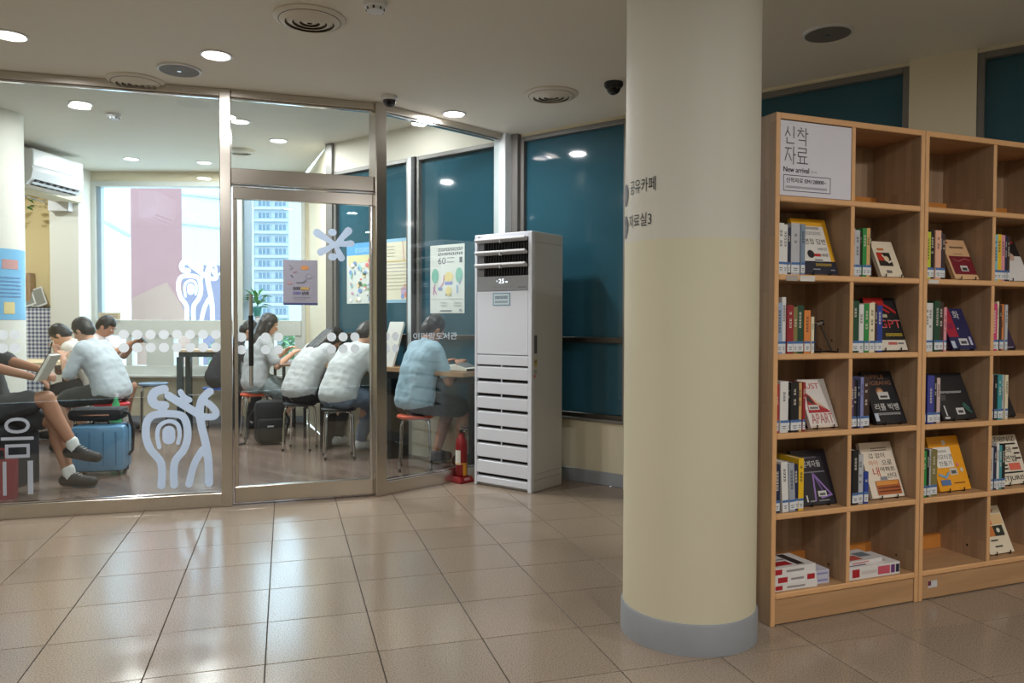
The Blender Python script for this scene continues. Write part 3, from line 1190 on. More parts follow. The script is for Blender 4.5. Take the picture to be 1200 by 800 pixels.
for z in (.10, .22):
    for k in range(n + 1):
        a = math.radians(150 + 70 * k / n)
        vs_.append((.0528 * math.cos(a), .0528 * math.sin(a), z))
mb.add(vs_, [(k, k + 1, n + 2 + k, n + 1 + k) for k in range(n)], flat((214, 214, 206)))
mb.build('white_label', fe)
mb = MB()
vs_ = []
for z in (.01, .10):
    for k in range(n + 1):
        a = math.radians(245 + 45 * k / n)
        vs_.append((.0530 * math.cos(a), .0530 * math.sin(a), z))
mb.add(vs_, [(k, k + 1, n + 2 + k, n + 1 + k) for k in range(n)], flat((216, 150, 40)))
mb.build('yellow_tag', fe)
MB().lathe([(.0532, .104), (.0545, .108), (.0532, .112)], flat((206, 160, 60)), 28).build('strap', fe)
fb = empty('extinguisher_base', (-.385, 5.83, 0.0005), math.radians(45))
tag(fb, 'red plastic fire extinguisher base with white lettering', 'stand')
MB().lathe([(.098, 0), (.098, .012), (.075, .045), (.056, .045), (.054, .02)], RED, 4, M=Matrix.Rotation(PI / 4, 4, 'Z')).build('tray', fb)
mb = MB()
Mt = Matrix.Translation((0, -.0625, .028)) @ Matrix.Rotation(-.60, 4, 'X')
text_into(mb, '소화기', -.03, -.012, .06, .022, flat((220, 200, 196)), -.003, Mt)
mb.build('lettering', fb)

# ================================================================== BOOKCASES
B_O = Vector((1.044, 3.043)); B_RZ = math.atan2(.288, .747)
B_D = Vector((math.cos(B_RZ), math.sin(B_RZ))); B_N = Vector((-math.sin(B_RZ), math.cos(B_RZ)))
SH = [1.733, 1.42, 1.10, .78, .455, .132]
BD = .27
WX, WZ = MATS['pine_lengthwise'], MATS['pine_upright']
BW = {0: .80, 1: .86}
BX = {0: 0.0, 1: .803}
lit_edge_m = mat('pine_lit_edge', (222, 172, 122), .35, var=.10, scale=20)  # front edges painted lighter than the boards, as if lit


def bookcase(u, label):
    p = B_O + B_D * BX[u]
    e = empty('bookcase', (p.x, p.y, 0), B_RZ)
    tag(e, label, 'bookcase', 'pine bookcases')
    W = BW[u]
    for x in (0, W - .022):
        MB().box(x, x + .022, .004, BD, 0, 2.06, WZ, .002).box(x, x + .022, 0, .005, 0, 2.06, lit_edge_m, .002).build('side_panel', e)
    MB().box(.022, W - .022, .004, BD, 2.036, 2.06, WX, .002).box(.022, W - .022, 0, .005, 2.036, 2.06, lit_edge_m, .002).build('top_panel', e)
    bar('back_panel', e, .022, W - .022, BD - .008, BD, .02, 2.036, WZ)
    bar('plinth', e, .022, W - .022, .006, .026, 0.004, .108, WX, .002)
    for k, z in enumerate(SH):
        MB().box(.022, W - .022, .006, BD - .008, z - .024, z, WX).box(.022, W - .022, -.001, .007, z - .024, z, lit_edge_m, .004).build('shelf', e)
    zt = [2.036] + [z - .024 for z in SH[:-1]]
    for k, z in enumerate(SH):
        MB().box(W / 2 - .010, W / 2 + .010, .005, BD - .008, z, zt[k], WZ).box(W / 2 - .010, W / 2 + .010, .001, .006, z, zt[k], lit_edge_m, .002).build('divider', e)
        for s in (0, 1):
            x0 = .022 if s == 0 else W / 2 + .010
            x1 = W / 2 - .010 if s == 0 else W - .022
            if k in (0, 5):
                bar('back_rail', e, x0, x1, BD - .030, BD - .008, z, z + .070, mat('pine_orange', (214, 140, 66), .45, var=.10, scale=25), .002)
    # cable holes in the right-hand sides
    hole = MB().lathe([(.006, -.0008), (.006, 0)], 'dark_void', 12, M=Matrix.Translation((0, 0, 0)) @ Matrix.Rotation(-PI / 2, 4, 'Y')).mesh('peg_hole')
    for k in (1, 2, 3, 4, 5):
        for x in (W / 2 - .010, W - .022):
            h_ = place('peg_hole', hole, e, (x, .10, SH[k] + .05))
    return e


bc0 = bookcase(0, 'pine bookcase next to the column with a white new-arrivals sign')
bc1 = bookcase(1, 'pine bookcase at the right edge of the view')
tg = MB()
for a, b, c in ((.055, .115, (176, 168, 160)), (.125, .20, (220, 216, 210))):
    t_ = MB().box(a, b, -.0025, .0, 1.394, 1.4155, flat(c)).build('shelf_tag', bc0)
MB().box(.025, .085, -.0025, 0, 1.399, 1.4155, flat((214, 208, 200))).build('shelf_tag', bc1)
at_ = MB().box(.06, .115, .004, .006, .052, .082, flat((206, 206, 210))).build('asset_sticker', bc1)
MB().box(.06, .078, .0035, .0041, .062, .082, flat((110, 40, 60))).build('sticker_mark', at_)

# ---- sign in the first cell
p = B_O + B_D * .024 + B_N * .004
sg = empty('new_arrivals_sign', (p.x, p.y, SH[0] + .002), B_RZ)
tag(sg, 'white sign with large thin Korean lettering filling the top left cell', 'sign')
SW, SHH = .364, .297
bar('board', sg, 0, SW, 0, .005, 0, SHH, mat('sign_white', (222, 220, 232), .5, var=.015))
K = flat((44, 42, 48))


def hangul_strokes(mb, strokes, x, z, w_, h_, wd):
    for pts in strokes:
        ribbon_into(mb, [(x + a * w_, z + b * h_) for a, b in pts], wd, K, -.0002, th=.0006)


mb = MB()
sx, cw, ch = .020, .055, .070
hangul_strokes(mb, [[(.28, .95), (.25, .75), (.05, .45)], [(.27, .72), (.5, .48)], [(.82, 1.0), (.82, .38)], [(.2, .35), (.2, .05), (.85, .05)]], sx, .205, cw, ch, .0038)          # 신
hangul_strokes(mb, [[(.3, 1.0), (.42, .95)], [(.05, .84), (.6, .84)], [(.33, .84), (.05, .5)], [(.35, .72), (.62, .5)], [(.8, 1.0), (.8, .36)], [(.8, .7), (1.0, .7)], [(.15, .3), (.8, .3), (.8, 0)]], sx + .062, .203, cw, ch, .0038)   # 착
hangul_strokes(mb, [[(.05, .9), (.62, .9)], [(.35, .9), (.05, .2)], [(.36, .6), (.62, .22)], [(.82, 1.0), (.82, 0)], [(.82, .55), (1.02, .55)]], sx, .125, cw, ch, .0038)      # 자
hangul_strokes(mb, [[(.12, .95), (.85, .95), (.85, .72), (.12, .72), (.12, .48), (.88, .48)], [(.32, .48), (.32, .12)], [(.68, .48), (.68, .12)], [(0, .1), (1.0, .1)]], sx + .062, .125, cw, ch, .0038)  # 료
mb.build('large_lettering', sg)
mb = MB()
for q in (-.0006, .0006):
    text_into(mb, 'New arrival', .016 + q, .0935, .128, .021, K, -.0008 - q * .1)
mb.build('subtitle_lettering', sg)
mb = MB()
text_into(mb, '도서', .155, .0945, .028, .012, flat((150, 148, 156)), -.0008)
mb.build('small_mark', sg)
mb = MB()
for q in (-.0005, .0005):
    text_into(mb, '신착자료 EM128000~', .030 + q, .052, .205, .020, K, -.0008 - q * .1)
mb.build('code_lettering', sg)
mb = MB()
bars_into(mb, .028, .030, .21, .009, 24, (150, 148, 156), -.0008)
mb.build('fine_print', sg)
mb = MB()
for a, b, c, d in ((.016, .018, .256, .0205), (.016, .080, .256, .0825), (.016, .018, .0185, .0825), (.2535, .018, .256, .0825)):
    rect_into(mb, a, b, c, d, K, -.0008)
mb.build('text_frame', sg)

# ---- books
ORD = ['first', 'second', 'third', 'fourth', 'fifth', 'sixth', 'seventh', 'eighth', 'ninth']
CASE = {0: 'bookcase beside the pillar', 1: 'bookcase at right edge'}
COLN = {0: 'left', 1: 'right'}
ROWN = {1: 'top', 2: 'second', 3: 'third', 4: 'fourth', 5: 'fifth', 6: 'bottom'}
CN = {'white': (226, 224, 222), 'pale grey': (188, 190, 196), 'blue-grey': (124, 142, 164), 'pale blue': (150, 170, 200), 'navy': (32, 38, 72), 'black': (24, 24, 28),
      'dark brown': (62, 40, 38), 'pink': (222, 150, 160), 'pinkish': (206, 178, 176), 'green': (40, 140, 66), 'dark green': (24, 70, 50), 'orange': (224, 134, 66), 'tan': (214, 170, 110),
      'crimson': (150, 28, 40), 'red': (190, 40, 44), 'olive': (130, 120, 70), 'blue': (34, 62, 150), 'yellow': (236, 190, 30), 'lime': (196, 204, 60), 'peach': (230, 176, 150),
      'indigo': (62, 66, 150), 'purple': (84, 60, 110), 'cream': (232, 220, 190), 'lavender': (130, 136, 190), 'teal': (60, 150, 160), 'magenta': (206, 60, 120), 'silver': (160, 166, 178), 'turquoise': (130, 190, 206)}
INK = {True: (60, 56, 60), False: (222, 214, 200)}


def cell_x(u, c):
    return BX[u] + (.024 if c == 0 else BW[u] / 2 + .012)


def w2(x, y):
    p_ = B_O + B_D * x + B_N * y
    return p_


def standing_book(u, c, r_, x, wd, ht, cname, k, lean=0.0, dep=.150, accent=None):
    cc = CN[cname]
    p_ = w2(x, .016 + R.uniform(-.004, .006))
    e = empty('book', (p_.x, p_.y, SH[r_ - 1] + .0006), B_RZ)
    if lean:
        e.rotation_euler = (0, lean, B_RZ)
    tag(e, f'{cname} spine, {ORD[k]} upright book, {ROWN[r_]} shelf, {COLN[c]} column, {CASE[u]}', 'book', f'upright books in the {CASE[u]}')
    cm = flat(cc, .45)
    t = min(.0025, wd * .2)
    mb = MB()
    mb.box(0, t, 0, dep, 0, ht, cm)
    mb.box(wd - t, wd, 0, dep, 0, ht, cm)
    mb.box(t, wd - t, 0, t, 0, ht, cm)
    mb.build('cover', e)
    bar('page_block', e, t, wd - t, t, dep - .004, .003, ht - .003, 'paper')
    bright = sum(cc) > 400
    ink = flat(accent or INK[bright], .5)
    mb = MB()
    z = ht * .86
    xm = wd * .5
    gh = min(.010, wd * .42)
    nb = R.randint(4, 9)
    while nb > 0 and z > .09:
        if R.random() < .8:
            rect_into(mb, xm - gh / 2, z - gh, xm + gh / 2, z - gh * .62, ink, -.0006)
            rect_into(mb, xm - gh / 2, z - gh * .45, xm - gh * .15, z - gh * .05, ink, -.0006)
            rect_into(mb, xm + gh * .2, z - gh * .5, xm + gh / 2, z, ink, -.0006)
        z -= gh * 1.35
        nb -= 1
    if mb.v:
        mb.build('spine_title', e)
    lb = MB().box(.001, wd - .001, -.0010, -.0002, .008, .050, flat((222, 224, 228))).build('call_label', e)
    mb = MB()
    rect_into(mb, .001, .040, wd - .001, .050, flat((70, 110, 170)), -.0014)
    rect_into(mb, wd * .25, .024, wd * .75, .027, flat((90, 92, 100)), -.0014)
    rect_into(mb, wd * .3, .016, wd * .7, .019, flat((90, 92, 100)), -.0014)
    mb.build('label_print', lb)
    return e


stand_n = 0


def wire_stand(u, c, r_, x, label, tall=.12, cat='book stand'):
    p_ = w2(x, .055)
    e = empty('book_stand', (p_.x, p_.y, SH[r_ - 1] + .001), B_RZ)
    tag(e, label, cat, 'black wire book stands')
    b = 'black'
    s = math.sin(.32)
    for sx_ in (-.045, .045):
        MB().tube([(sx_, -.012, .018), (sx_, -.012, .003), (sx_, .055, .003)], .0030, b, 6).build('foot_wire', e)
    MB().tube([(-.045, .02, .003), (-.012, .02 + s * tall, tall), (.012, .02 + s * tall, tall), (.045, .02, .003)], .0030, b, 6).build('back_wire', e)
    MB().tube([(-.05, .055, .003), (.05, .055, .003)], .0030, b, 6).build('cross_wire', e)
    return e


D_RIGHT = {(0, 0, 2): .374, (0, 1, 2): .74, (0, 1, 3): .774, (0, 0, 4): .384, (0, 1, 4): .776, (0, 0, 5): .384, (0, 1, 5): .768,
           (1, 0, 2): 1.205, (1, 0, 3): 1.20, (1, 0, 4): 1.208, (1, 0, 5): 1.18, (1, 1, 2): 1.55, (1, 1, 3): 1.46, (1, 1, 4): 1.47, (1, 1, 5): 1.57, (1, 1, 6): 1.475}


def display_book(u, c, r_, x, wd, ht, cname_desc, cover, prints, th=.018, lean=.42, stand=True, edge=None, y=.05, zr=0.0):
    """leans back on a wire stand, front cover outwards; its right edge stands at D_RIGHT"""
    x = D_RIGHT[(u, c, r_)] - wd
    p_ = w2(x, y)
    e = empty('book', (p_.x, p_.y, SH[r_ - 1] + .007), 0)
    e.rotation_euler = (-lean, 0, B_RZ + zr)
    tag(e, cname_desc, 'book', 'books shown cover outwards')
    cm = flat(cover, .4)
    mb = MB()
    mb.box(0, wd, 0, .0022, 0, ht, cm)
    mb.box(0, wd, th - .0022, th, 0, ht, cm)
    mb.box(0, .0022, .0022, th - .0022, 0, ht, cm)
    mb.build('cover', e)
    bar('page_block', e, .0022, wd - .004, .0022, th - .0022, .003, ht - .003, 'paper')
    mb = MB()
    y = -.0004
    for q in prints:
        y -= .0002
        if q[0] == 'r':
            rect_into(mb, q[1] * wd, q[2] * ht, q[3] * wd, q[4] * ht, flat(q[5], .4), y)
        elif q[0] == 'd':
            disc_into(mb, q[1] * wd, q[2] * ht, q[3] * ht, flat(q[4], .4), y, .0001)
        elif q[0] == 'p':
            mb.add([(a * wd, y, b * ht) for a, b in q[1]], [tuple(range(len(q[1])))], flat(q[2], .4))
        elif q[0] == 'l':
            ribbon_into(mb, [(a * wd, b * ht) for a, b in q[1]], q[2], flat(q[3], .4), y, th=.0001)
        elif q[0] == 'b':
            bars_into(mb, q[2] * wd, q[3] * ht, q[4] * wd, q[5] * ht, q[1], q[6], y)
        else:
            text_into(mb, q[1], q[2] * wd, q[3] * ht, q[4] * wd, q[5] * ht, flat(q[6], .4), y)
    if mb.v:
        mb.build('cover_print', e)
    if stand:
        wire_stand(u, c, r_, x + wd / 2, f'black wire stand, {ROWN[r_]} shelf, {COLN[c]} column, {CASE[u]}')
    return e


CELLS = {
    (0, 0, 2): [(30, 205, 'white'), (22, 200, 'white'), (14, 190, 'navy'), (44, 208, 'pale grey'), (22, 205, 'blue-grey')],
    (0, 1, 2): [(15, 200, 'pinkish'), (26, 195, 'pale grey'), (10, 192, 'dark brown'), (22, 204, 'green'), (20, 206, 'tan'), (10, 190, 'black')],
    (0, 0, 3): [(28, 205, 'pale blue'), (20, 228, 'white'), (32, 196, 'crimson'), (20, 190, 'olive'), (36, 196, 'dark green'), (32, 176, 'orange'), (14, 150, 'cream'), (8, 148, 'black')],
    (0, 1, 3): [(40, 218, 'dark green'), (28, 204, 'white'), (24, 206, 'green'), (30, 210, 'cream'), (14, 208, 'dark brown'), (30, 200, 'blue')],
    (0, 0, 4): [(20, 196, 'red'), (40, 208, 'white'), (10, 200, 'black'), (42, 204, 'black'), (20, 200, 'tan'), (14, 202, 'crimson')],
    (0, 1, 4): [(20, 208, 'purple'), (18, 205, 'black'), (14, 204, 'navy'), (16, 216, 'lavender'), (36, 218, 'dark brown')],
    (0, 0, 5): [(26, 196, 'navy'), (32, 206, 'white'), (30, 198, 'silver'), (22, 190, 'navy'), (26, 214, 'yellow')],
    (0, 1, 5): [(14, 204, 'lavender'), (34, 232, 'black'), (32, 210, 'pale grey'), (24, 136, 'blue')],
    (1, 0, 2): [(30, 206, 'lime'), (22, 214, 'black'), (34, 214, 'peach'), (14, 208, 'navy'), (18, 200, 'dark brown')],
    (1, 0, 3): [(24, 214, 'white'), (30, 214, 'white'), (34, 224, 'dark green'), (26, 220, 'dark brown'), (16, 196, 'pink')],
    (1, 0, 4): [(20, 214, 'black'), (40, 214, 'indigo'), (16, 208, 'black'), (20, 202, 'pinkish')],
    (1, 0, 5): [(28, 206, 'green'), (14, 208, 'black'), (12, 212, 'pale grey'), (40, 206, 'olive')],
    (1, 1, 2): [(24, 212, 'turquoise'), (28, 214, 'yellow'), (24, 212, 'pink'), (14, 210, 'navy'), (16, 206, 'dark brown')],
    (1, 1, 3): [(34, 216, 'magenta'), (14, 226, 'cream'), (14, 210, 'dark brown'), (20, 214, 'orange'), (16, 212, 'pale grey')],
    (1, 1, 4): [(24, 208, 'pinkish'), (18, 206, 'black'), (28, 208, 'teal'), (20, 206, 'pale grey'), (18, 206, 'cream')],
    (1, 1, 5): [(32, 196, 'pale grey'), (16, 200, 'navy'), (16, 214, 'white'), (18, 204, 'teal'), (20, 208, 'black')],
}
cell_end = {}
for (u, c, r_), lst in CELLS.items():
    x = cell_x(u, c) + .003
    for k, (wd, ht, cn) in enumerate(lst):
        ln = 0.0
        if (u, c, r_) == (0, 0, 5) and 0 < k < 4:
            ln = -.05
        standing_book(u, c, r_, x + (.010 if ln else 0), wd / 1000, ht / 1000, cn, k, ln)
        x += wd / 1000 + .0008 + (.003 if ln else 0)
    cell_end[(u, c, r_)] = x


def dbl(color_desc, u, c, r_):
    return color_desc


BK, WH, YE = (26, 26, 30), (232, 228, 222), (240, 178, 40)
display_book(0, 0, 2, cell_x(0, 0) + .11, .185, .255, dbl('yellow and white book with bold black title shown cover outwards', 0, 0, 2), YE,
             [('r', 0, 0, 1, .235, (30, 30, 48)), ('r', .02, .235, .88, .87, WH), ('b', 9, .34, .81, .42, .045, (70, 60, 60)), ('b', 7, .34, .71, .44, .06, (170, 168, 166)),
              ('t', '면접 답변', .25, .54, .60, .10, BK), ('t', '100선', .58, .43, .25, .055, BK), ('r', .42, .32, .62, .37, (190, 40, 40)), ('t', '100문', .64, .32, .2, .055, BK),
              ('d', .34, .36, .07, BK), ('r', .42, .22, .64, .27, (150, 148, 146)), ('b', 11, .4, .145, .46, .05, (206, 170, 70)), ('r', .3, .08, .5, .095, (170, 170, 180)), ('r', .8, .07, .92, .085, (170, 170, 180))], lean=.34)
display_book(0, 1, 2, cell_x(0, 1) + .115, .125, .175, dbl('small cream book with dark and red picture shown cover outwards', 0, 1, 2), (234, 220, 196),
             [('r', .1, .3, .72, .68, (40, 34, 30)), ('r', .1, .45, .38, .68, (190, 50, 30)), ('d', .5, .5, .08, (226, 200, 160)), ('r', .3, .1, .55, .18, (120, 110, 110)), ('r', .2, .74, .5, .8, (200, 120, 60)), ('l', [(.35, .6), (.55, .4), (.7, .45)], .008, (230, 220, 200))])
display_book(0, 1, 3, cell_x(0, 1) + .085, .185, .245, dbl('black book with big red letters GPT shown cover outwards', 0, 1, 3), BK,
             [('r', 0, .84, .62, 1, (176, 30, 34)), ('d', .3, .86, .06, (226, 180, 150)), ('l', [(.45, .92), (.75, .8), (.9, .72)], .012, (190, 36, 36)), ('l', [(.5, .8), (.7, .72)], .010, (190, 36, 36)), ('r', .46, .62, .62, .68, (190, 180, 150)),
              ('t', 'GPT', .30, .42, .68, .15, (232, 226, 220)), ('t', 'GPT', .305, .425, .665, .14, (200, 30, 36)), ('b', 8, .42, .26, .52, .06, (220, 190, 60)), ('r', .02, .0, .98, .19, (222, 212, 198)), ('r', .42, .1, .7, .15, (190, 90, 90)), ('r', .72, .11, .9, .14, (120, 116, 116))], lean=.34)
display_book(0, 0, 4, cell_x(0, 0) + .145, .145, .215, dbl('white book with red triangle and red title shown cover outwards', 0, 0, 4), (226, 220, 214),
             [('t', 'JUST', .12, .76, .6, .15, (190, 36, 50)), ('p', [(.08, .3), (.9, .3), (.15, .72)], (176, 40, 50)), ('p', [(.12, .55), (.4, .45), (.2, .68)], (60, 50, 40)), ('p', [(.25, .68), (.75, .36), (.42, .5)], (226, 200, 160)),
              ('r', .12, .36, .5, .46, (214, 208, 202)), ('r', .16, .38, .46, .42, (110, 108, 108)), ('t', 'APART', .1, .08, .8, .2, (196, 120, 120)), ('r', .05, .0, .95, .05, (226, 206, 190))])
display_book(0, 1, 4, cell_x(0, 1) + .125, .175, .24, dbl('black RIPPLE BIGBANG book with gold letters shown cover outwards', 0, 1, 4), (30, 30, 36),
             [('t', 'RIPPLE', .08, .86, .62, .08, (150, 104, 70)), ('t', 'BIGBANG', .08, .74, .8, .08, (150, 104, 70)), ('d', .42, .6, .09, (150, 100, 70)), ('d', .43, .58, .07, (206, 160, 120)), ('r', .32, .46, .68, .6, (208, 204, 200)), ('r', .38, .49, .62, .53, (60, 60, 62)),
              ('t', '리플 빅뱅', .1, .25, .78, .13, (226, 224, 220)), ('b', 13, .12, .16, .76, .045, (190, 190, 190)), ('r', 0, .05, .12, .2, (190, 200, 214))])
display_book(0, 0, 5, cell_x(0, 0) + .125, .185, .232, dbl('black book with violet triangle shown cover outwards', 0, 0, 5), (34, 30, 40),
             [('l', [(.42, .08), (.5, .56), (.9, .16), (.6, .12)], .008, (150, 120, 190)), ('l', [(.5, .56), (.72, .15)], .006, (120, 90, 160)), ('t', '설계자들', .24, .68, .54, .12, (214, 214, 214)), ('b', 7, .3, .84, .4, .035, (120, 116, 124)),
              ('r', .24, .58, .85, .6, (130, 126, 134)), ('r', .52, .14, .76, .24, (206, 206, 206)), ('r', .56, .16, .72, .2, (80, 80, 84)), ('r', .16, .06, .2, .18, (206, 206, 206)), ('r', .25, .06, .4, .08, (160, 160, 160)), ('r', .5, .06, .8, .075, (160, 160, 160))], lean=.36)
display_book(0, 1, 5, cell_x(0, 1) + .098, .185, .245, dbl('cream book with bold Korean title and orange drawing shown cover outwards', 0, 1, 5), (234, 220, 202),
             [('t', '겁 없이', .2, .71, .5, .09, BK), ('t', '마이', .16, .58, .26, .09, (210, 120, 60)), ('t', '으로', .56, .58, .32, .085, BK), ('t', '내', .22, .38, .2, .17, (200, 60, 40)), ('t', '아파트', .46, .46, .46, .085, BK), ('t', '산다', .62, .34, .3, .09, BK),
              ('r', .2, .05, .94, .3, (176, 96, 50)), ('r', .22, .22, .9, .29, (222, 150, 70)), ('r', .24, .16, .92, .18, (90, 40, 30)), ('r', .24, .1, .92, .12, (90, 40, 30)), ('r', .4, .31, .6, .37, (140, 140, 150)), ('r', .3, .84, .8, .855, (150, 130, 120)), ('r', .3, .88, .8, .895, (150, 130, 120))], lean=.36)
display_book(1, 0, 2, cell_x(1, 0) + .125, .15, .205, dbl('tan and maroon book shown cover outwards', 1, 0, 2), (222, 178, 134),
             [('r', .08, .12, 1, .58, (120, 28, 44)), ('r', 0, .0, 1, .1, (222, 178, 134)), ('r', .4, .2, .7, .34, (214, 208, 204)), ('r', .45, .22, .66, .29, (60, 60, 64)), ('b', 9, .25, .78, .6, .045, (80, 60, 50)), ('r', 0, .9, .25, .94, (170, 60, 40)), ('l', [(.2, .5), (.4, .44), (.7, .52), (.9, .46)], .003, (190, 120, 110)), ('r', .3, .62, .7, .635, (150, 110, 90))])
display_book(1, 0, 3, cell_x(1, 0) + .13, .15, .205, dbl('navy and red book shown cover outwards', 1, 0, 3), (40, 40, 84),
             [('r', .0, .3, .42, 1, (170, 34, 60)), ('t', '화', .5, .74, .26, .2, (220, 216, 220)), ('r', .36, .1, .72, .26, (206, 206, 210)), ('r', .42, .13, .66, .2, (70, 70, 76)), ('b', 2, .1, .5, .25, .12, (120, 40, 90)), ('r', .8, .1, .9, .3, (190, 190, 214)), ('r', 0, .03, .16, .2, (190, 200, 220)), ('d', .5, .5, .02, (220, 216, 220))])
display_book(1, 0, 4, cell_x(1, 0) + .09, .21, .225, dbl('wide black book with small white title shown cover outwards', 1, 0, 4), (34, 34, 38),
             [('b', 9, .1, .56, .72, .045, (206, 206, 206)), ('r', .12, .5, .3, .508, (150, 150, 150)), ('r', .12, .46, .28, .468, (150, 150, 150)), ('r', .12, .42, .26, .428, (150, 150, 150)), ('r', .46, .1, .7, .24, (204, 204, 204)), ('r', .51, .13, .66, .19, (70, 70, 74)),
              ('l', [(.72, .3), (.8, .2), (.9, .14)], .008, (70, 120, 110)), ('l', [(.76, .33), (.86, .22)], .008, (70, 120, 110)), ('r', .12, .08, .16, .3, (206, 206, 206)), ('r', .05, .02, .2, .06, (206, 206, 206))])
display_book(1, 0, 5, cell_x(1, 0) + .075, .195, .25, dbl('bright orange-yellow book with white title panel shown cover outwards', 1, 0, 5), (240, 164, 32),
             [('r', .12, .42, .66, .8, (236, 232, 226)), ('t', '이모티콘', .13, .57, .54, .09, BK), ('t', '만들기', .2, .45, .4, .09, BK), ('r', .2, .7, .52, .74, (190, 186, 180)), ('d', .5, .88, .05, (222, 210, 190)), ('r', .46, .28, .7, .4, (210, 206, 200)), ('r', .5, .3, .66, .36, (90, 90, 90)),
              ('d', .85, .36, .04, (222, 210, 190)), ('d', .76, .46, .03, (220, 120, 150)), ('r', .1, .1, .4, .2, (90, 120, 170)), ('r', .5, .12, .85, .14, (150, 90, 30)), ('l', [(.1, .3), (.3, .24), (.4, .32)], .01, (120, 170, 214))], lean=.34)
display_book(1, 1, 2, cell_x(1, 1) + .105, .17, .215, dbl('black and white book with dark picture shown cover outwards', 1, 1, 2), (226, 222, 220),
             [('r', 0, .62, 1, 1, (30, 28, 30)), ('p', [(.1, .3), (.4, .7), (.05, .7)], (30, 28, 30)), ('r', 0, .94, .9, 1, (170, 40, 50)), ('d', .6, .6, .1, (206, 170, 150)), ('b', 4, .1, .85, .4, .06, (200, 200, 200))])
display_book(1, 1, 3, cell_x(1, 1) + .102, .13, .15, dbl('small dark purple book with white stripe shown cover outwards', 1, 1, 3), (56, 40, 70),
             [('l', [(.3, .75), (.4, .4), (.7, .5)], .01, (220, 214, 220)), ('r', .1, .08, .45, .26, (200, 200, 204)), ('r', .5, .04, .9, .06, (200, 200, 204))])
display_book(1, 1, 4, cell_x(1, 1) + .112, .14, .165, dbl('small black book with white letters shown cover outwards', 1, 1, 4), (30, 26, 30),
             [('t', '길', .2, .4, .3, .22, (214, 214, 214)), ('d', .1, .75, .08, (206, 180, 160)), ('r', .1, .08, .45, .26, (200, 200, 204))])
display_book(1, 1, 5, cell_x(1, 1) + .09, .19, .235, dbl('cream LEIBNIZ book packed with black lettering shown cover outwards', 1, 1, 5), (230, 220, 202),
             [('t', 'LEIBNIZ', .08, .87, .84, .1, BK), ('t', '창의와', .1, .63, .6, .13, BK), ('t', '자연법', .12, .45, .66, .13, BK), ('r', .1, .8, .9, .83, BK), ('r', .45, .28, .85, .42, (226, 110, 90)), ('t', 'ETJURIS', .12, .05, .76, .12, BK), ('r', .12, .22, .9, .25, BK), ('r', .1, .3, .4, .33, BK), ('r', .1, .37, .4, .4, BK), ('r', .75, .5, .95, .53, BK), ('r', .75, .6, .95, .63, BK), ('r', .75, .7, .95, .73, BK)], lean=.34)
display_book(1, 1, 6, cell_x(1, 1) + .005, .16, .22, dbl('cream book with orange and dark squares shown cover outwards', 1, 1, 6), (232, 218, 194),
             [('r', .12, .6, .5, .82, (222, 130, 60)), ('r', .52, .6, .95, .82, (226, 190, 140)), ('r', .12, .36, .5, .58, (206, 120, 60)), ('r', .46, .36, .86, .58, (40, 46, 40)), ('d', .64, .48, .05, (222, 220, 206)), ('r', .2, .26, .5, .29, (50, 46, 46)), ('r', .3, .13, .6, .16, (50, 46, 46)), ('b', 3, .2, .86, .5, .06, (190, 110, 60))])
s = wire_stand(0, 0, 3, cell_x(0, 0) + .30, 'empty black wire book stand with a round silver knob beside the orange spine', .12)
MB().tube([(-.010, .058, .118), (.012, .05, .124)], .012, 'chrome', 12).build('knob', s, smooth=True)
MB().tube([(.012, .05, .124), (.020, .047, .126)], .0115, 'black', 12).build('knob_cap', s, smooth=True)


# lying stacks on the bottom shelves
def flat_book(x, y, z, wd, dp, th, rz, cover, label, spine_prints, top_prints):
    p_ = w2(x, y)
    e = empty('book', (p_.x, p_.y, z), B_RZ + rz)
    tag(e, label, 'book', 'books lying flat on the bottom shelves')
    cm = flat(cover, .45)
    mb = MB()
    mb.box(0, wd, 0, dp, 0, .002, cm)
    mb.box(0, wd, 0, dp, th - .002, th, cm)
    mb.box(0, wd, 0, .002, .002, th - .002, cm)
    mb.build('cover', e)
    bar('page_block', e, .003, wd - .003, .002, dp - .003, .002, th - .002, 'paper')
    mb = MB()
    for a, b, c in spine_prints:
        rect_into(mb, a * wd, th * (.16 if b - a < .25 else .36), b * wd, th * (.84 if b - a < .25 else .64), flat(c, .45), -.0006)
    if mb.v:
        mb.build('spine_print', e)
    mb = MB()
    for a, b, c, d, cl_ in top_prints:
        mb.add([(a * wd, b * dp, th + .0005), (c * wd, b * dp, th + .0005), (c * wd, d * dp, th + .0005), (a * wd, d * dp, th + .0005)], [(0, 1, 2, 3)], flat(cl_, .45))
    if mb.v:
        mb.build('top_print', e)
    return e


z = SH[5] + .0006
RD = (176, 30, 44)
x0 = cell_x(0, 0)
for k, (th, lb) in enumerate(((.026, 'lowest'), (.032, 'middle'), (.032, 'top'))):
    flat_book(x0 + .006 + .002 * k, .02 + .003 * k, z, .22, .155, th, .02 * (k - 1), (228, 224, 222), f'white lying book with red spine block, {lb} of three in the stack',
              [(.04, .2, RD), (.3, .72, (150, 146, 150))] if k != 1 else [(.1, .32, RD), (.4, .7, (150, 146, 150)), (.78, .96, RD)],
              [(.05, .15, .55, .45, (176, 40, 50)), (.05, .55, .6, .62, (120, 118, 124)), (.62, .1, .8, .95, (50, 46, 48))])
    z += th + .0006
z = SH[5] + .0006
for k, th in enumerate((.028, .028)):
    flat_book(x0 + .235, .035, z, .07, .155, th, -.03, (196, 196, 214), f'narrow lilac lying book, {["lower", "upper"][k]} of two beside the white stack',
              [(.1, .9, (140, 140, 190))], [(.1, .1, .9, .9, (214, 210, 220))])
    z += th + .0006
x1_ = cell_x(0, 1)
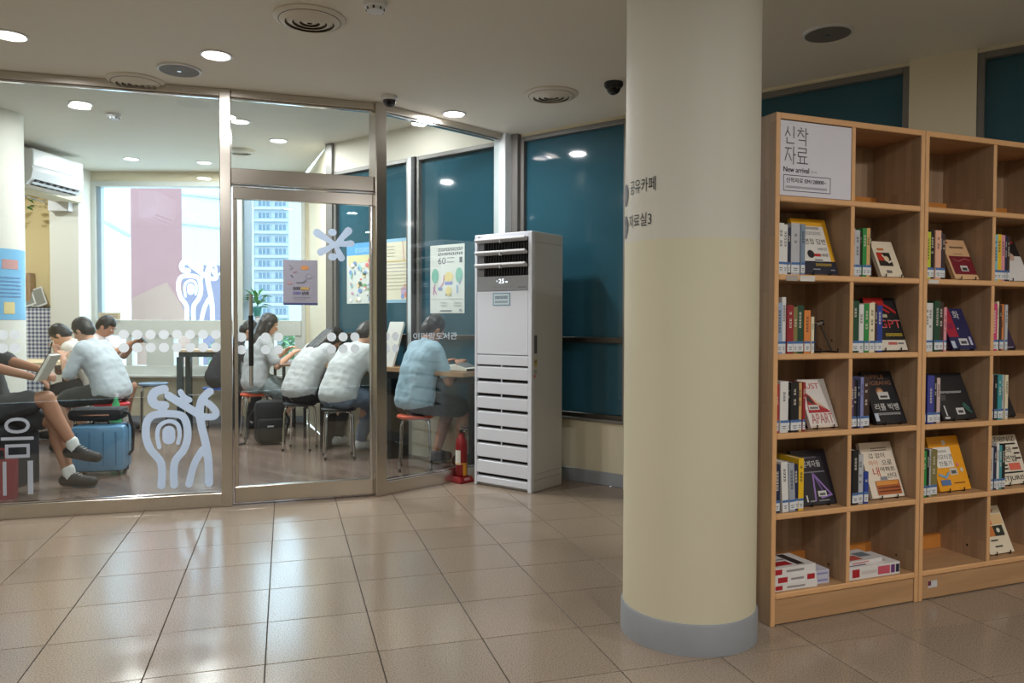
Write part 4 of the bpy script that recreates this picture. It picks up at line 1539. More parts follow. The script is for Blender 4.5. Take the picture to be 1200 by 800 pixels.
flat_book(x1_ + .012, .018, SH[5] + .0006, .285, .16, .052, .0, (226, 222, 220), 'thick white lying book with red and black spine in the bottom right cell',
          [(.06, .2, RD), (.24, .55, (210, 200, 196)), (.56, .8, (206, 90, 110)), (.82, .9, (110, 60, 120)), (.92, .99, (30, 34, 60))],
          [(.05, .1, .4, .5, (70, 50, 90)), (.45, .2, .85, .4, (190, 184, 190)), (.1, .6, .5, .9, (190, 80, 80)), (.6, .6, .9, .85, (80, 100, 110))])
flat_book(x1_ + .03, .04, SH[5] + .0535, .20, .13, .016, .05, (222, 216, 214), 'thin white booklet lying on the thick book in the bottom right cell',
          [(.1, .6, (206, 110, 110))], [(.1, .1, .5, .5, (196, 90, 80)), (.55, .3, .9, .7, (120, 130, 140))])

# ================================================================== READING ROOM FURNITURE
def stool(x, y, rz, seat_c, cname, label, seat=.45, r_=.155):
    e = empty('stool', (x, y, .003), rz)
    tag(e, label, 'stool', 'round stools with steel legs')
    sm = mat('stool_%s' % cname, seat_c, .4)
    MB().lathe([(r_ - .02, seat - .03), (r_, seat - .024), (r_, seat - .008), (r_ - .012, seat)], sm, 32).build('seat', e, smooth=True)
    MB().lathe([(r_ - .025, seat - .036), (r_ - .025, seat - .030)], 'chrome', 24).build('seat_ring', e)
    for k in range(4):
        a = PI / 4 + k * PI / 2
        ca, sa = math.cos(a), math.sin(a)
        q = []
        for rr, zz in ((.07, seat - .036), (r_ * .80, seat - .038), (r_ * .97, seat - .055), (r_ * 1.04, seat - .09), (r_ * 1.16, .0)):
            q.append((rr * ca, rr * sa, zz))
        l_ = MB().tube(q, .0105, 'chrome', 8).build('leg', e, smooth=True)
        MB().lathe([(.014, -.002), (.014, .018)], 'black', 10, M=Matrix.Translation((r_ * 1.16 * ca, r_ * 1.16 * sa, .002))).build('rubber_foot', l_)
    return e


ORG = (206, 84, 52)
S_MAN = (-.80, 6.33); S_P3 = (-1.56, 6.87); S_P2 = (-2.03, 7.30); S_P1 = (-2.72, 8.08); S_P0 = (-3.33, 8.62)
stool(*S_MAN, .1, ORG, 'orange', 'orange-red stool under the person in a light blue T-shirt', .455)
stool(*S_P3, .3, (30, 30, 34), 'black', 'black stool nearest the door post, under a person in a white shirt')
stool(*S_P2, .0, (30, 30, 34), 'black', 'black stool beside the backpack, under a bowed person in white')
stool(*S_P1, .5, ORG, 'orange', 'orange-red stool under the long-haired person in a grey top', .465)
stool(*S_P0, .2, (46, 90, 190), 'blue', 'blue stool under the person in dark clothing behind the door post', .48)
stool(-4.02, 8.55, .4, (96, 120, 146), 'greyblue', 'empty grey-blue stool in front of the bright window', .53)
stool(-3.74, 7.12, .2, (196, 44, 52), 'red', 'red stool under the white-shirted person at the left table', .46)
stool(-4.34, 8.0, .2, (60, 60, 66), 'dark', 'dark stool under the person writing at the left table', .46)
stool(-4.70, 8.45, .6, (60, 60, 66), 'dark', 'dark stool under the person holding a phone', .46)

# counter along the teal windows
ct = empty('window_counter', (W_O.x, W_O.y, 0), W_RZ)
tag(ct, 'wooden counter along the teal windows with an open book on it', 'counter')
CTM = wood_mat('counter_oak', (150, 116, 84), (186, 150, 112), sx=(1.5, 12, 12))
mb = MB()
mb.prism([(-2.2, -.032), (-2.2, -.30), (-.52, -.30), (-.50, -.42), (-.16, -.42), (-.16, -.032)], .785, .822, CTM)
mb.build('worktop', ct)
bar('apron', ct, -2.18, -.18, -.26, -.23, .72, .785, 'black')
for x in (-2.15, -1.2, -.24):
    bar('leg', ct, x, x + .05, -.27, -.05, .003, .72, 'black', .003)
# table at the far pier
tb_ = empty('work_table', (-2.42, 8.3, 0), math.radians(113))
tag(tb_, 'brown table in front of the long-haired person in the grey top', 'table')
bar('tabletop', tb_, -.45, .5, -.15, .15, .76, .785, mat('brown_top', (120, 92, 72), .5), .004)
for x in (-.42, .44):
    for y in (-.12, .09):
        bar('leg', tb_, x, x + .03, y, y + .03, .003, .76, 'black')
# dark-legged table before the window
td = empty('side_table', (-3.45, 8.72, 0), 0)
tag(td, 'light-topped table with thick black legs before the bright window', 'table')
bar('tabletop', td, -.32, .32, -.16, .16, .875, .905, mat('table_top', (206, 186, 160), .5), .004)
bar('apron', td, -.30, .30, -.13, .13, .82, .875, mat('table_dark', (40, 56, 62), .5))
for x in (-.32, .25):
    for y in (-.15, .08):
        bar('leg', td, x, x + .06, y, y + .06, .003, .82, MATS['table_dark'], .003)
# left table
tl = empty('reading_table', (-4.98, 7.55, 0), 0)
tag(tl, 'cloth-covered table where a person is writing at the left', 'table')
bar('tabletop', tl, -.55, .52, -.28, .42, .785, .825, mat('left_top', (216, 196, 160), .5), .005)
bar('cloth', tl, -.52, .49, -.262, -.252, .36, .784, 'gingham_cloth')
for x in (-.5, .32):
    for y in (-.25, .35):
        bar('leg', tl, x, x + .04, y, y + .04, .003, .785, 'black')

# gingham covered shelf with frames and a box
gs = empty('cloth_covered_cabinet', (-5.85, 8.98, 0), 0)
tag(gs, 'cabinet covered with blue and white checked cloth in the left corner', 'cabinet')
bar('body', gs, -.45, .47, .02, .14, .003, 1.37, 'wall_white')
bar('cloth_front', gs, -.46, .48, .005, .02, .02, 1.385, 'gingham_cloth')
bar('cloth_top', gs, -.46, .48, .005, .15, 1.37, 1.386, 'gingham_cloth')
for k, (x, hgt, dx) in enumerate(((-5.72, .20, .0), (-5.60, .24, .02))):
    pf = empty('picture_frame', (x, 9.02 + .02 * k, 1.388), 0)
    pf.rotation_euler = (-.35, -.38, .25)
    tag(pf, ['silver picture frame tilted on the checked cabinet, left of two', 'silver picture frame tilted on the checked cabinet, right of two'][k], 'picture frame', 'tilted picture frames')
    bar('frame', pf, -.07, .10, 0, .012, 0, hgt, 'plastic_white', .003)
    bar('picture', pf, -.055, .085, -.002, .004, .018, hgt - .018, flat((136, 138, 130)))
wb = empty('wooden_box', (-5.80, 9.09, 1.388), 0)
tag(wb, 'small wooden box behind the picture frames', 'box')
bar('body', wb, -.09, .10, -.05, .05, 0, .40, WOOD_Z, .004)
bar('front_panel', wb, -.06, .07, -.052, -.049, .05, .35, mat('box_inner', (170, 120, 72), .6))

# wall air conditioner on its soffit
struct(MB().box(-5.22, -4.97, 7.35, 8.86, 2.58, HC, 'wall_cream').build('trim_2'), 'cream ceiling beam carrying the wall air conditioner')
wa = empty('wall_air_conditioner', (-4.97, 7.62, 2.58), math.radians(84))
tag(wa, 'white wall-mounted air conditioner near the ceiling at left', 'air conditioner')
wa.scale = (.80, 1, .92)
prof = [(-.0, .0), (-.15, .0), (-.205, .06), (-.225, .15), (-.215, .20), (-.215, .38), (-.0, .38)]
mb = MB()
n = len(prof)
vs_ = [(x, y, z) for x in (0, .95) for y, z in prof]
fs = [tuple(range(n)), tuple(range(2 * n - 1, n - 1, -1))] + [(k, n + k, n + (k + 1) % n, (k + 1) % n) for k in range(n)]
mb.add(vs_, fs, 'plastic_white')
mb.build('casing', wa)
bar('front_panel', wa, .01, .94, -.226, -.214, .20, .37, mat('panel_white', (228, 232, 236), .3), .004)
mb = MB()
mb.add([(.06, -.157, -.003), (.89, -.157, -.003), (.89, -.209, .055), (.06, -.209, .055)], [(3, 2, 1, 0)], 'dark_void')
mb.build('air_outlet', wa)
for k in range(7):
    x = .10 + k * .12
    MB().box(x, x + .05, -.03, .03, -.002, .002, flat((130, 132, 140)), M=Matrix.Translation((0, -.186, .025)) @ Matrix.Rotation(-.84, 4, 'X')).build('outlet_vane', wa)
MB().box(.05, .90, -.012, .012, -.003, .003, 'plastic_white', M=Matrix.Translation((0, -.186, .02)) @ Matrix.Rotation(-.84, 4, 'X')).build('flap', wa)
MB().tube([(.04, -.1, 0), (.04, -.1, -.10), (.10, -.08, -.12), (.45, -.08, -.14)], .008, flat((120, 118, 112)), 6).build('drain_pipe', wa)
cr_ = empty('ceiling_rail', (-4.93, 7.4, HC), math.radians(98))
tag(cr_, 'dark double curtain rail on the ceiling above the wall air conditioner', 'rail')
bar('track', cr_, 0, 1.3, .0, .03, -.02, 0, 'frame_grey')
bar('track', cr_, 0, 1.3, -.07, -.04, -.02, 0, 'frame_grey')
el = empty('emergency_light', (-5.19, 8.868, 2.48), 0)
tag(el, 'white emergency light box on the white pillar', 'light')
bar('battery_box', el, -.13, .11, -.09, 0, 0, .15, 'plastic_white', .005)
for x in (-.08, .05):
    MB().lathe([(.03, 0), (.045, .05)], 'plastic_white', 16, M=Matrix.Translation((x, -.05, .155)) @ Matrix.Rotation(1.1, 4, 'X')).build('lamp_head', el, smooth=True)
pn = empty('hanging_plant', (-5.70, 8.9, 2.80), 0)
tag(pn, 'trailing green plant hanging by the left column', 'plant')
GRN = mat('leaf_green', (52, 128, 50), .5, var=.3, scale=20)
MB().lathe([(.04, -.05), (.06, 0), (.058, .01), (.05, -.002)], flat((150, 110, 80)), 16).build('pot', pn)
MB().tube([(0, 0, 0), (0, 0, HC - 2.80)], .003, 'black', 6).build('cord', pn)


def leaf(mb, p, d, l_, wd, m):
    d = Vector(d).normalized()
    s = d.cross(Vector((0, 0, 1)))
    s = s.normalized() if s.length > .01 else Vector((1, 0, 0))
    up = s.cross(d) * .12 * l_
    p = Vector(p)
    a = p + d * l_ * .45 + s * wd / 2 + up
    b = p + d * l_ * .45 - s * wd / 2 + up
    t = p + d * l_
    mb.add([p, a, t, b, p + d * l_ * .5], [(0, 1, 4), (1, 2, 4), (2, 3, 4), (3, 0, 4)], m)


for k in range(26):
    mb = MB()
    a = R.uniform(0, 6.28)
    leaf(mb, (.07 * math.cos(a), .07 * math.sin(a), R.uniform(-.32, .04)), (math.cos(a), math.sin(a), R.uniform(-.8, .3)), R.uniform(.07, .11), .06, GRN)
    mb.build('leaf', pn)
pp = empty('potted_plant', (-3.02, 9.06, .586), 0)
tag(pp, 'leafy plant in a teal pot on the bright window sill', 'plant')
TEALP = mat('teal_pot', (30, 120, 120), .4)
MB().lathe([(.04, .70), (.055, .80), (.052, .81), (.045, .79)], TEALP, 18).build('pot', pp, smooth=True)
MB().lathe([(.07, 0), (.05, .03), (.025, .05), (.025, .68), (.05, .70)], 'plastic_white', 16).build('pedestal', pp, smooth=True)
for k in range(22):
    mb = MB()
    a = R.uniform(0, 6.28)
    z_ = R.uniform(0, .16)
    leaf(mb, (.03 * math.cos(a), .03 * math.sin(a), .80 + z_), (math.cos(a), math.sin(a) * .4, R.uniform(-.1, .9)), R.uniform(.09, .17), .05, GRN)
    mb.build('leaf', pp)
MB().tube([(0, 0, .79), (.01, 0, .95)], .006, GRN, 6).build('stem', pp)
sb = empty('sill_sign', (-4.80, 9.09, 1.237), 0)
tag(sb, 'small tan sign at the lower left of the bright window', 'sign')
bar('board', sb, -.12, .14, 0, .01, 0, .085, flat((206, 190, 160)))
mb = MB()
for q in (.055, .035, .018):
    rect_into(mb, -.09, q, .11, q + .008, flat((150, 130, 110)), -.001)
mb.build('print', sb)


# posters
def poster(name, o_, rz, x0, x1, z0, z1, y, base, label, prints, cat='poster'):
    e = empty(name, (o_[0], o_[1], 0), rz)
    tag(e, label, cat)
    bar('sheet', e, x0, x1, y - .002, y, z0, z1, flat(base, .5))
    mb = MB()
    yy = y - .0024
    W_, H_ = x1 - x0, z1 - z0
    for q in prints:
        yy -= .0002
        if q[0] == 'r':
            rect_into(mb, x0 + q[1] * W_, z0 + q[2] * H_, x0 + q[3] * W_, z0 + q[4] * H_, flat(q[5]), yy)
        elif q[0] == 'd':
            disc_into(mb, x0 + q[1] * W_, z0 + q[2] * H_, q[3] * H_, flat(q[4]), yy, .0001, rx=(q[5] if len(q) > 5 else q[3]) * H_)
        elif q[0] == 'l':
            ribbon_into(mb, [(x0 + a * W_, z0 + b * H_) for a, b in q[1]], q[2], flat(q[3]), yy, th=.0001)
        elif q[0] == 'b':
            bars_into(mb, x0 + q[2] * W_, z0 + q[3] * H_, q[4] * W_, q[5] * H_, q[1], q[6], yy)
        else:
            text_into(mb, q[1], x0 + q[2] * W_, z0 + q[3] * H_, q[4] * W_, q[5] * H_, flat(q[6]), yy)
    mb.build('print', e)
    return e


PW = (226, 230, 226)
poster('poster', W_O, W_RZ, -.955, -.545, 1.30, 1.905, .028, PW, 'white poster with two green trees and a yellow figure on the teal window',
       [('b', 9, .24, .905, .72, .05, (70, 74, 90)), ('b', 6, .24, .845, .72, .04, (70, 74, 90)), ('t', '60', .24, .72, .22, .095, (80, 80, 96)), ('r', .5, .80, .72, .812, (150, 154, 164)), ('r', .5, .74, .70, .752, (150, 154, 164)), ('r', .86, .73, .94, .81, (110, 112, 124)),
        ('d', .15, .55, .11, (140, 196, 180), .07), ('d', .85, .55, .11, (140, 196, 180), .07), ('d', .55, .53, .075, (234, 218, 160), .085), ('r', .44, .42, .66, .46, (150, 160, 220)), ('d', .55, .32, .07, (234, 218, 160), .06), ('l', [(.28, .36), (.4, .45), (.42, .55)], .012, (206, 150, 170)),
        ('d', .30, .36, .025, (150, 160, 200), .045), ('l', [(.1, .28), (.14, .42)], .012, (200, 140, 180)), ('l', [(.2, .28), (.1, .38)], .01, (200, 140, 180)), ('l', [(.80, .3), (.80, .4)], .014, (150, 180, 220)), ('l', [(.86, .42), (.9, .5)], .012, (170, 170, 214)),
        ('l', [(.45, .28), (.48, .26), (.5, .28)], .004, (60, 60, 60)), ('l', [(.58, .28), (.61, .26), (.63, .28)], .004, (60, 60, 60)), ('r', .05, .21, .95, .216, (190, 196, 190)), ('r', .3, .03, .65, .045, (110, 116, 130)), ('r', .3, .15, .5, .16, (170, 176, 176)), ('r', .7, .15, .92, .16, (170, 176, 176)), ('r', .3, .11, .5, .12, (170, 176, 176)), ('r', .7, .11, .92, .12, (170, 176, 176)), ('r', .86, .03, .94, .06, (160, 166, 176))])
poster('poster', W_O, W_RZ, -1.59, -1.20, 1.40, 2.00, .028, (226, 222, 200), 'cream poster with rows of text and a small drawing behind the door post',
       [('r', 0, .0, 1, .05, (150, 190, 214)), ('r', 0, .95, 1, 1, (150, 196, 226)), ('r', .05, .64, .95, .66, (206, 186, 130)), ('l', [(.72, .95), (.74, .82), (.76, .66)], .006, (206, 110, 110)), ('d', .78, .18, .08, (196, 170, 200)), ('d', .86, .12, .05, (230, 150, 120)), ('d', .72, .10, .04, (150, 160, 206)), ('d', .8, .26, .03, (220, 180, 160))] +
       [('r', .08, .88 - .05 * k, .45, .886 - .05 * k, (150, 146, 134)) for k in range(4)] + [('r', .05, .60 - .055 * k, .9, .606 - .055 * k, (170, 166, 190) if k < 3 else (170, 160, 140)) for k in range(8)])
pr_ = [('r', 0, .80, 1, 1, (90, 160, 214)), ('r', .05, .68, 1, .80, (206, 206, 160)), ('b', 4, .3, .84, .5, .08, (150, 200, 236))]
for k in range(46):
    c_r = R.choice([(220, 120, 120), (120, 170, 120), (120, 150, 200), (230, 200, 150), (240, 240, 236), (206, 150, 180), (150, 206, 206), (90, 110, 90)])
    pr_.append(('d', R.uniform(.08, .92), R.uniform(.04, .7), R.uniform(.012, .045), c_r, R.uniform(.012, .05)))
poster('poster', W_O, W_RZ, -2.10, -1.67, 1.40, 1.99, .028, (206, 214, 210), 'colourful crowded picture poster on the teal window behind the door', pr_)
poster('poster', P_B, RZ2, .36, .585, 1.335, 1.64, -.007, (172, 172, 190), 'grey-lilac poster with doodles taped to the door glass',
       [('r', 0, 0, 1, .05, (80, 86, 140)), ('d', .62, .83, .05, (226, 160, 100), .09), ('l', [(.18, .88), (.28, .82), (.2, .78)], .004, (120, 120, 130)), ('l', [(.3, .72), (.38, .74)], .01, (170, 140, 150)), ('d', .74, .64, .06, (150, 148, 166), .07), ('d', .75, .64, .045, (178, 178, 194), .055), ('d', .18, .49, .035, (206, 150, 150), .045), ('d', .18, .49, .02, (172, 172, 190), .03),
        ('l', [(.38, .5), (.58, .5), (.66, .56)], .005, (110, 112, 130)), ('l', [(.22, .66), (.27, .62)], .006, (90, 90, 110)), ('b', 3, .28, .34, .22, .065, (50, 50, 60)), ('r', .5, .34, .74, .40, (206, 176, 110)), ('b', 3, .28, .24, .24, .06, (110, 110, 190)), ('b', 2, .54, .24, .2, .06, (50, 50, 60)), ('r', .28, .17, .78, .18, (130, 130, 150)), ('r', .3, .12, .66, .13, (150, 150, 166))])
# curved blue notice on the reading-room column
e = empty('poster', (-4.54, 6.58, 0), 0)
tag(e, 'blue notice wrapped round the white column at the left edge', 'poster')
ph0 = math.atan2(-6.58, 4.54)


def curve_sheet(name, parent, r_, a0, a1, z0, z1, m, n=14):
    mb = MB()
    vs_ = []
    for rr in (r_, r_ + .0015):
        for z in (z0, z1):
            for k in range(n + 1):
                a = ph0 + math.radians(a0 + (a1 - a0) * k / n)
                vs_.append((rr * math.cos(a), rr * math.sin(a), z))
    N = n + 1
    fs = [(2 * N + k, 2 * N + k + 1, 3 * N + k + 1, 3 * N + k) for k in range(n)] + [(N + k, N + k + 1, k + 1, k) for k in range(n)]
    mb.add(vs_, fs, m)
    return mb.build(name, parent)


curve_sheet('sheet', e, .3005, -8, 78, 1.23, 1.83, flat((120, 184, 226)))
curve_sheet('title_block', e, .3025, 24, 52, 1.66, 1.74, flat((196, 150, 150)), 6)
curve_sheet('yellow_block', e, .3025, 26, 44, 1.28, 1.38, flat((222, 206, 150)), 6)
for k in range(6):
    curve_sheet('text_line', e, .3025, 20, 58, 1.42 + k * .032, 1.432 + k * .032, flat((96, 140, 190)), 6)

# ================================================================== THINGS ON TABLES AND FLOOR
ob = empty('open_book', tuple(wpt(-.40, -.24)) + (.8225,), W_RZ + .15)
tag(ob, 'open book lying on the counter beside the person in light blue', 'book')
mb = MB().box(-.19, .19, -.12, .12, 0, .006, mat('book_board', (120, 84, 60), .6), .002)
mb.build('cover', ob)
for s in (-1, 1):
    mb = MB()
    n = 8
    vs_ = []
    for y in (-.11, .11):
        for k in range(n + 1):
            t = k / n
            vs_.append((s * .175 * t, y, .010 + .055 * math.sin(min(1, t * 2.2) * PI / 2) * (1 - t * .75)))
    for y in (-.11, .11):
        for k in range(n + 1):
            vs_.append((s * .175 * k / n, y, .006))
    N = n + 1
    fs = [(k, k + 1, N + k + 1, N + k) for k in range(n)] + [(2 * N + k, 2 * N + k + 1, k + 1, k) for k in range(n)] + [(N + k, N + k + 1, 3 * N + k + 1, 3 * N + k) for k in range(n)]
    if s < 0:
        fs = [f[::-1] for f in fs]
    mb.add(vs_, fs, 'paper')
    pg = mb.build('pages', ob, smooth=True)
    mb = MB()
    if s > 0:
        mb.add([(.05, -.09, .064), (.15, -.09, .030), (.15, .09, .030), (.05, .09, .064)], [(0, 1, 2, 3)], flat((120, 124, 126)))
        mb.build('photo_print', pg)
bs = empty('propped_book', tuple(wpt(-1.30, -.2)) + (.8225,), W_RZ - .2)
bs.rotation_euler = (-.3, 0, W_RZ - .2)
tag(bs, 'white book propped upright on the counter behind the door post', 'book')
bar('cover', bs, -.12, .12, 0, .004, 0, .42, flat((206, 206, 200)))
bar('page_block', bs, -.115, .115, .004, .02, .003, .41, 'paper')
MB().tube([(-4.84, 7.98, .86), (-4.79, 7.95, 1.0)], .007, 'black', 8).build('pen', None)
tag(bpy.data.objects['pen'], 'black pen held by the person writing at the left table', 'pen')

# suitcase
sc_ = empty('suitcase', (-3.27, 6.06, .004), math.radians(12))
tag(sc_, 'light blue hard-shell suitcase lying behind the glass', 'suitcase')
SCM = mat('suitcase_blue', (104, 152, 190), .3)
MB().box(-.2, .2, -.115, .13, .03, .40, SCM, .045).build('shell', sc_, smooth=True)
for x in (-.14, -.05, .05, .14):
    MB().box(x - .006, x + .006, -.119, -.112, .08, .35, mat('suitcase_rib', (84, 130, 170), .3), .002).build('rib', sc_)
MB().box(-.202, .202, .002, .012, .028, .402, flat((60, 80, 100)), .04).build('zip_seam', sc_)
for x in (-.15, .15):
    for y in (-.08, .09):
        MB().tube([(x - .012, y, .018), (x + .012, y, .018)], .0175, 'black', 14).build('wheel', sc_)
MB().tube([(-.06, 0, .398), (-.05, 0, .425), (.05, 0, .425), (.06, 0, .398)], .009, 'black', 8).build('handle', sc_)
bgb = empty('black_bag', (-3.30, 6.10, .432), math.radians(12))
tag(bgb, 'flat black bag lying on top of the blue suitcase', 'bag')
MB().box(-.21, .19, -.11, .11, 0, .10, mat('bag_cloth', (28, 30, 36), .8, var=.2), .04).build('body', bgb, smooth=True)
MB().tube([(.15, -.03, .08), (.23, -.05, .05), (.262, -.06, -.08), (.255, -.055, -.24), (.225, -.05, -.28)], .012, MATS['bag_cloth'], 8).build('strap', bgb, smooth=True)
MB().box(-.16, .10, -.114, -.106, .045, .055, 'chrome').build('zipper', bgb)
bt = empty('green_bottle', (-3.44, 6.62, .003), 0)
tag(bt, 'green bottle behind the black bag, below the red stool', 'bottle')
MB().lathe([(.04, 0), (.045, .02), (.045, .42), (.03, .50), (.018, .53), (.018, .56)], mat('bottle_green', (70, 170, 110), .25), 20).build('body', bt, smooth=True)
MB().lathe([(.02, .56), (.02, .59)], 'plastic_white', 14).build('cap', bt)
# bench under the reader by the glass, red tote
bn = empty('bench', (-3.86, 5.52, .003), 0)
tag(bn, 'dark bench under the seated reader at the left edge', 'bench')
MB().box(-.5, .30, -.26, .3, .40, .47, mat('bench_pad', (40, 40, 46), .7), .02).build('pad', bn, smooth=True)
MB().box(-.48, .26, -.24, .28, 0, .40, mat('bench_body', (34, 34, 40), .6), .006).build('base', bn)
rb = empty('red_tote', (-3.53, 5.2, .003), math.radians(16))
tag(rb, 'red tote bag standing on the floor in front of the dark bench', 'bag')
mb = MB()
mb.add([(-.12, -.05, 0), (.12, -.05, 0), (.12, .05, 0), (-.12, .05, 0), (-.10, -.025, .26), (.13, -.025, .27), (.13, .025, .27), (-.10, .025, .26)],
       [(3, 2, 1, 0), (4, 5, 6, 7), (0, 1, 5, 4), (1, 2, 6, 5), (2, 3, 7, 6), (3, 0, 4, 7)], mat('tote_red', (132, 44, 54), .8))
mb.build('body', rb)
for y in (-.026, .026):
    MB().tube([(-.05, y, .26), (-.04, y, .34), (.06, y, .34), (.07, y, .265)], .006, MATS['tote_red'], 6).build('handle', rb)
# backpack
bp_ = empty('backpack', (-2.42, 7.62, .003), math.radians(20))
tag(bp_, 'black backpack on the floor between two stools', 'backpack')
BPM = mat('backpack_black', (24, 24, 28), .75, var=.2)
MB().box(-.15, .15, -.09, .09, 0, .44, BPM, .07).build('body', bp_, smooth=True)
MB().box(-.12, .12, -.135, -.08, .03, .26, BPM, .03).build('front_pocket', bp_, smooth=True)
MB().box(-.03, .03, -.139, -.134, .18, .195, flat((190, 192, 196))).build('logo_patch', bp_)
MB().tube([(-.03, .02, .435), (-.02, .02, .475), (.02, .02, .475), (.03, .02, .435)], .008, BPM, 6).build('grab_handle', bp_)
MB().tube([(-.12, .06, .38), (-.20, .05, .25), (-.21, .04, .08), (-.24, -.02, .015), (-.30, -.04, .012)], .012, BPM, 6).build('shoulder_strap', bp_, smooth=True)
MB().tube([(.12, .06, .38), (.19, .06, .22), (.15, .06, .06)], .012, BPM, 6).build('shoulder_strap', bp_, smooth=True)

# ================================================================== PEOPLE
def ik(a, b, l1, l2, pole):
    a = Vector(a); b = Vector(b)
    d = b - a
    L = min(d.length, (l1 + l2) * .999)
    d = d.normalized()
    x = (l1 * l1 - l2 * l2 + L * L) / (2 * L)
    h_ = math.sqrt(max(l1 * l1 - x * x, 0))
    pl = Vector(pole) - d * Vector(pole).dot(d)
    pl = pl.normalized() if pl.length > 1e-5 else Vector((0, 0, -1))
    return a + d * x + pl * h_, a + d * L


SKIN = mat('skin', (206, 158, 132), .55, var=.05)
SKIN2 = mat('skin_tan', (176, 126, 100), .55, var=.05)
HAIR = mat('hair_black', (22, 19, 19), .45, var=.3, scale=60)


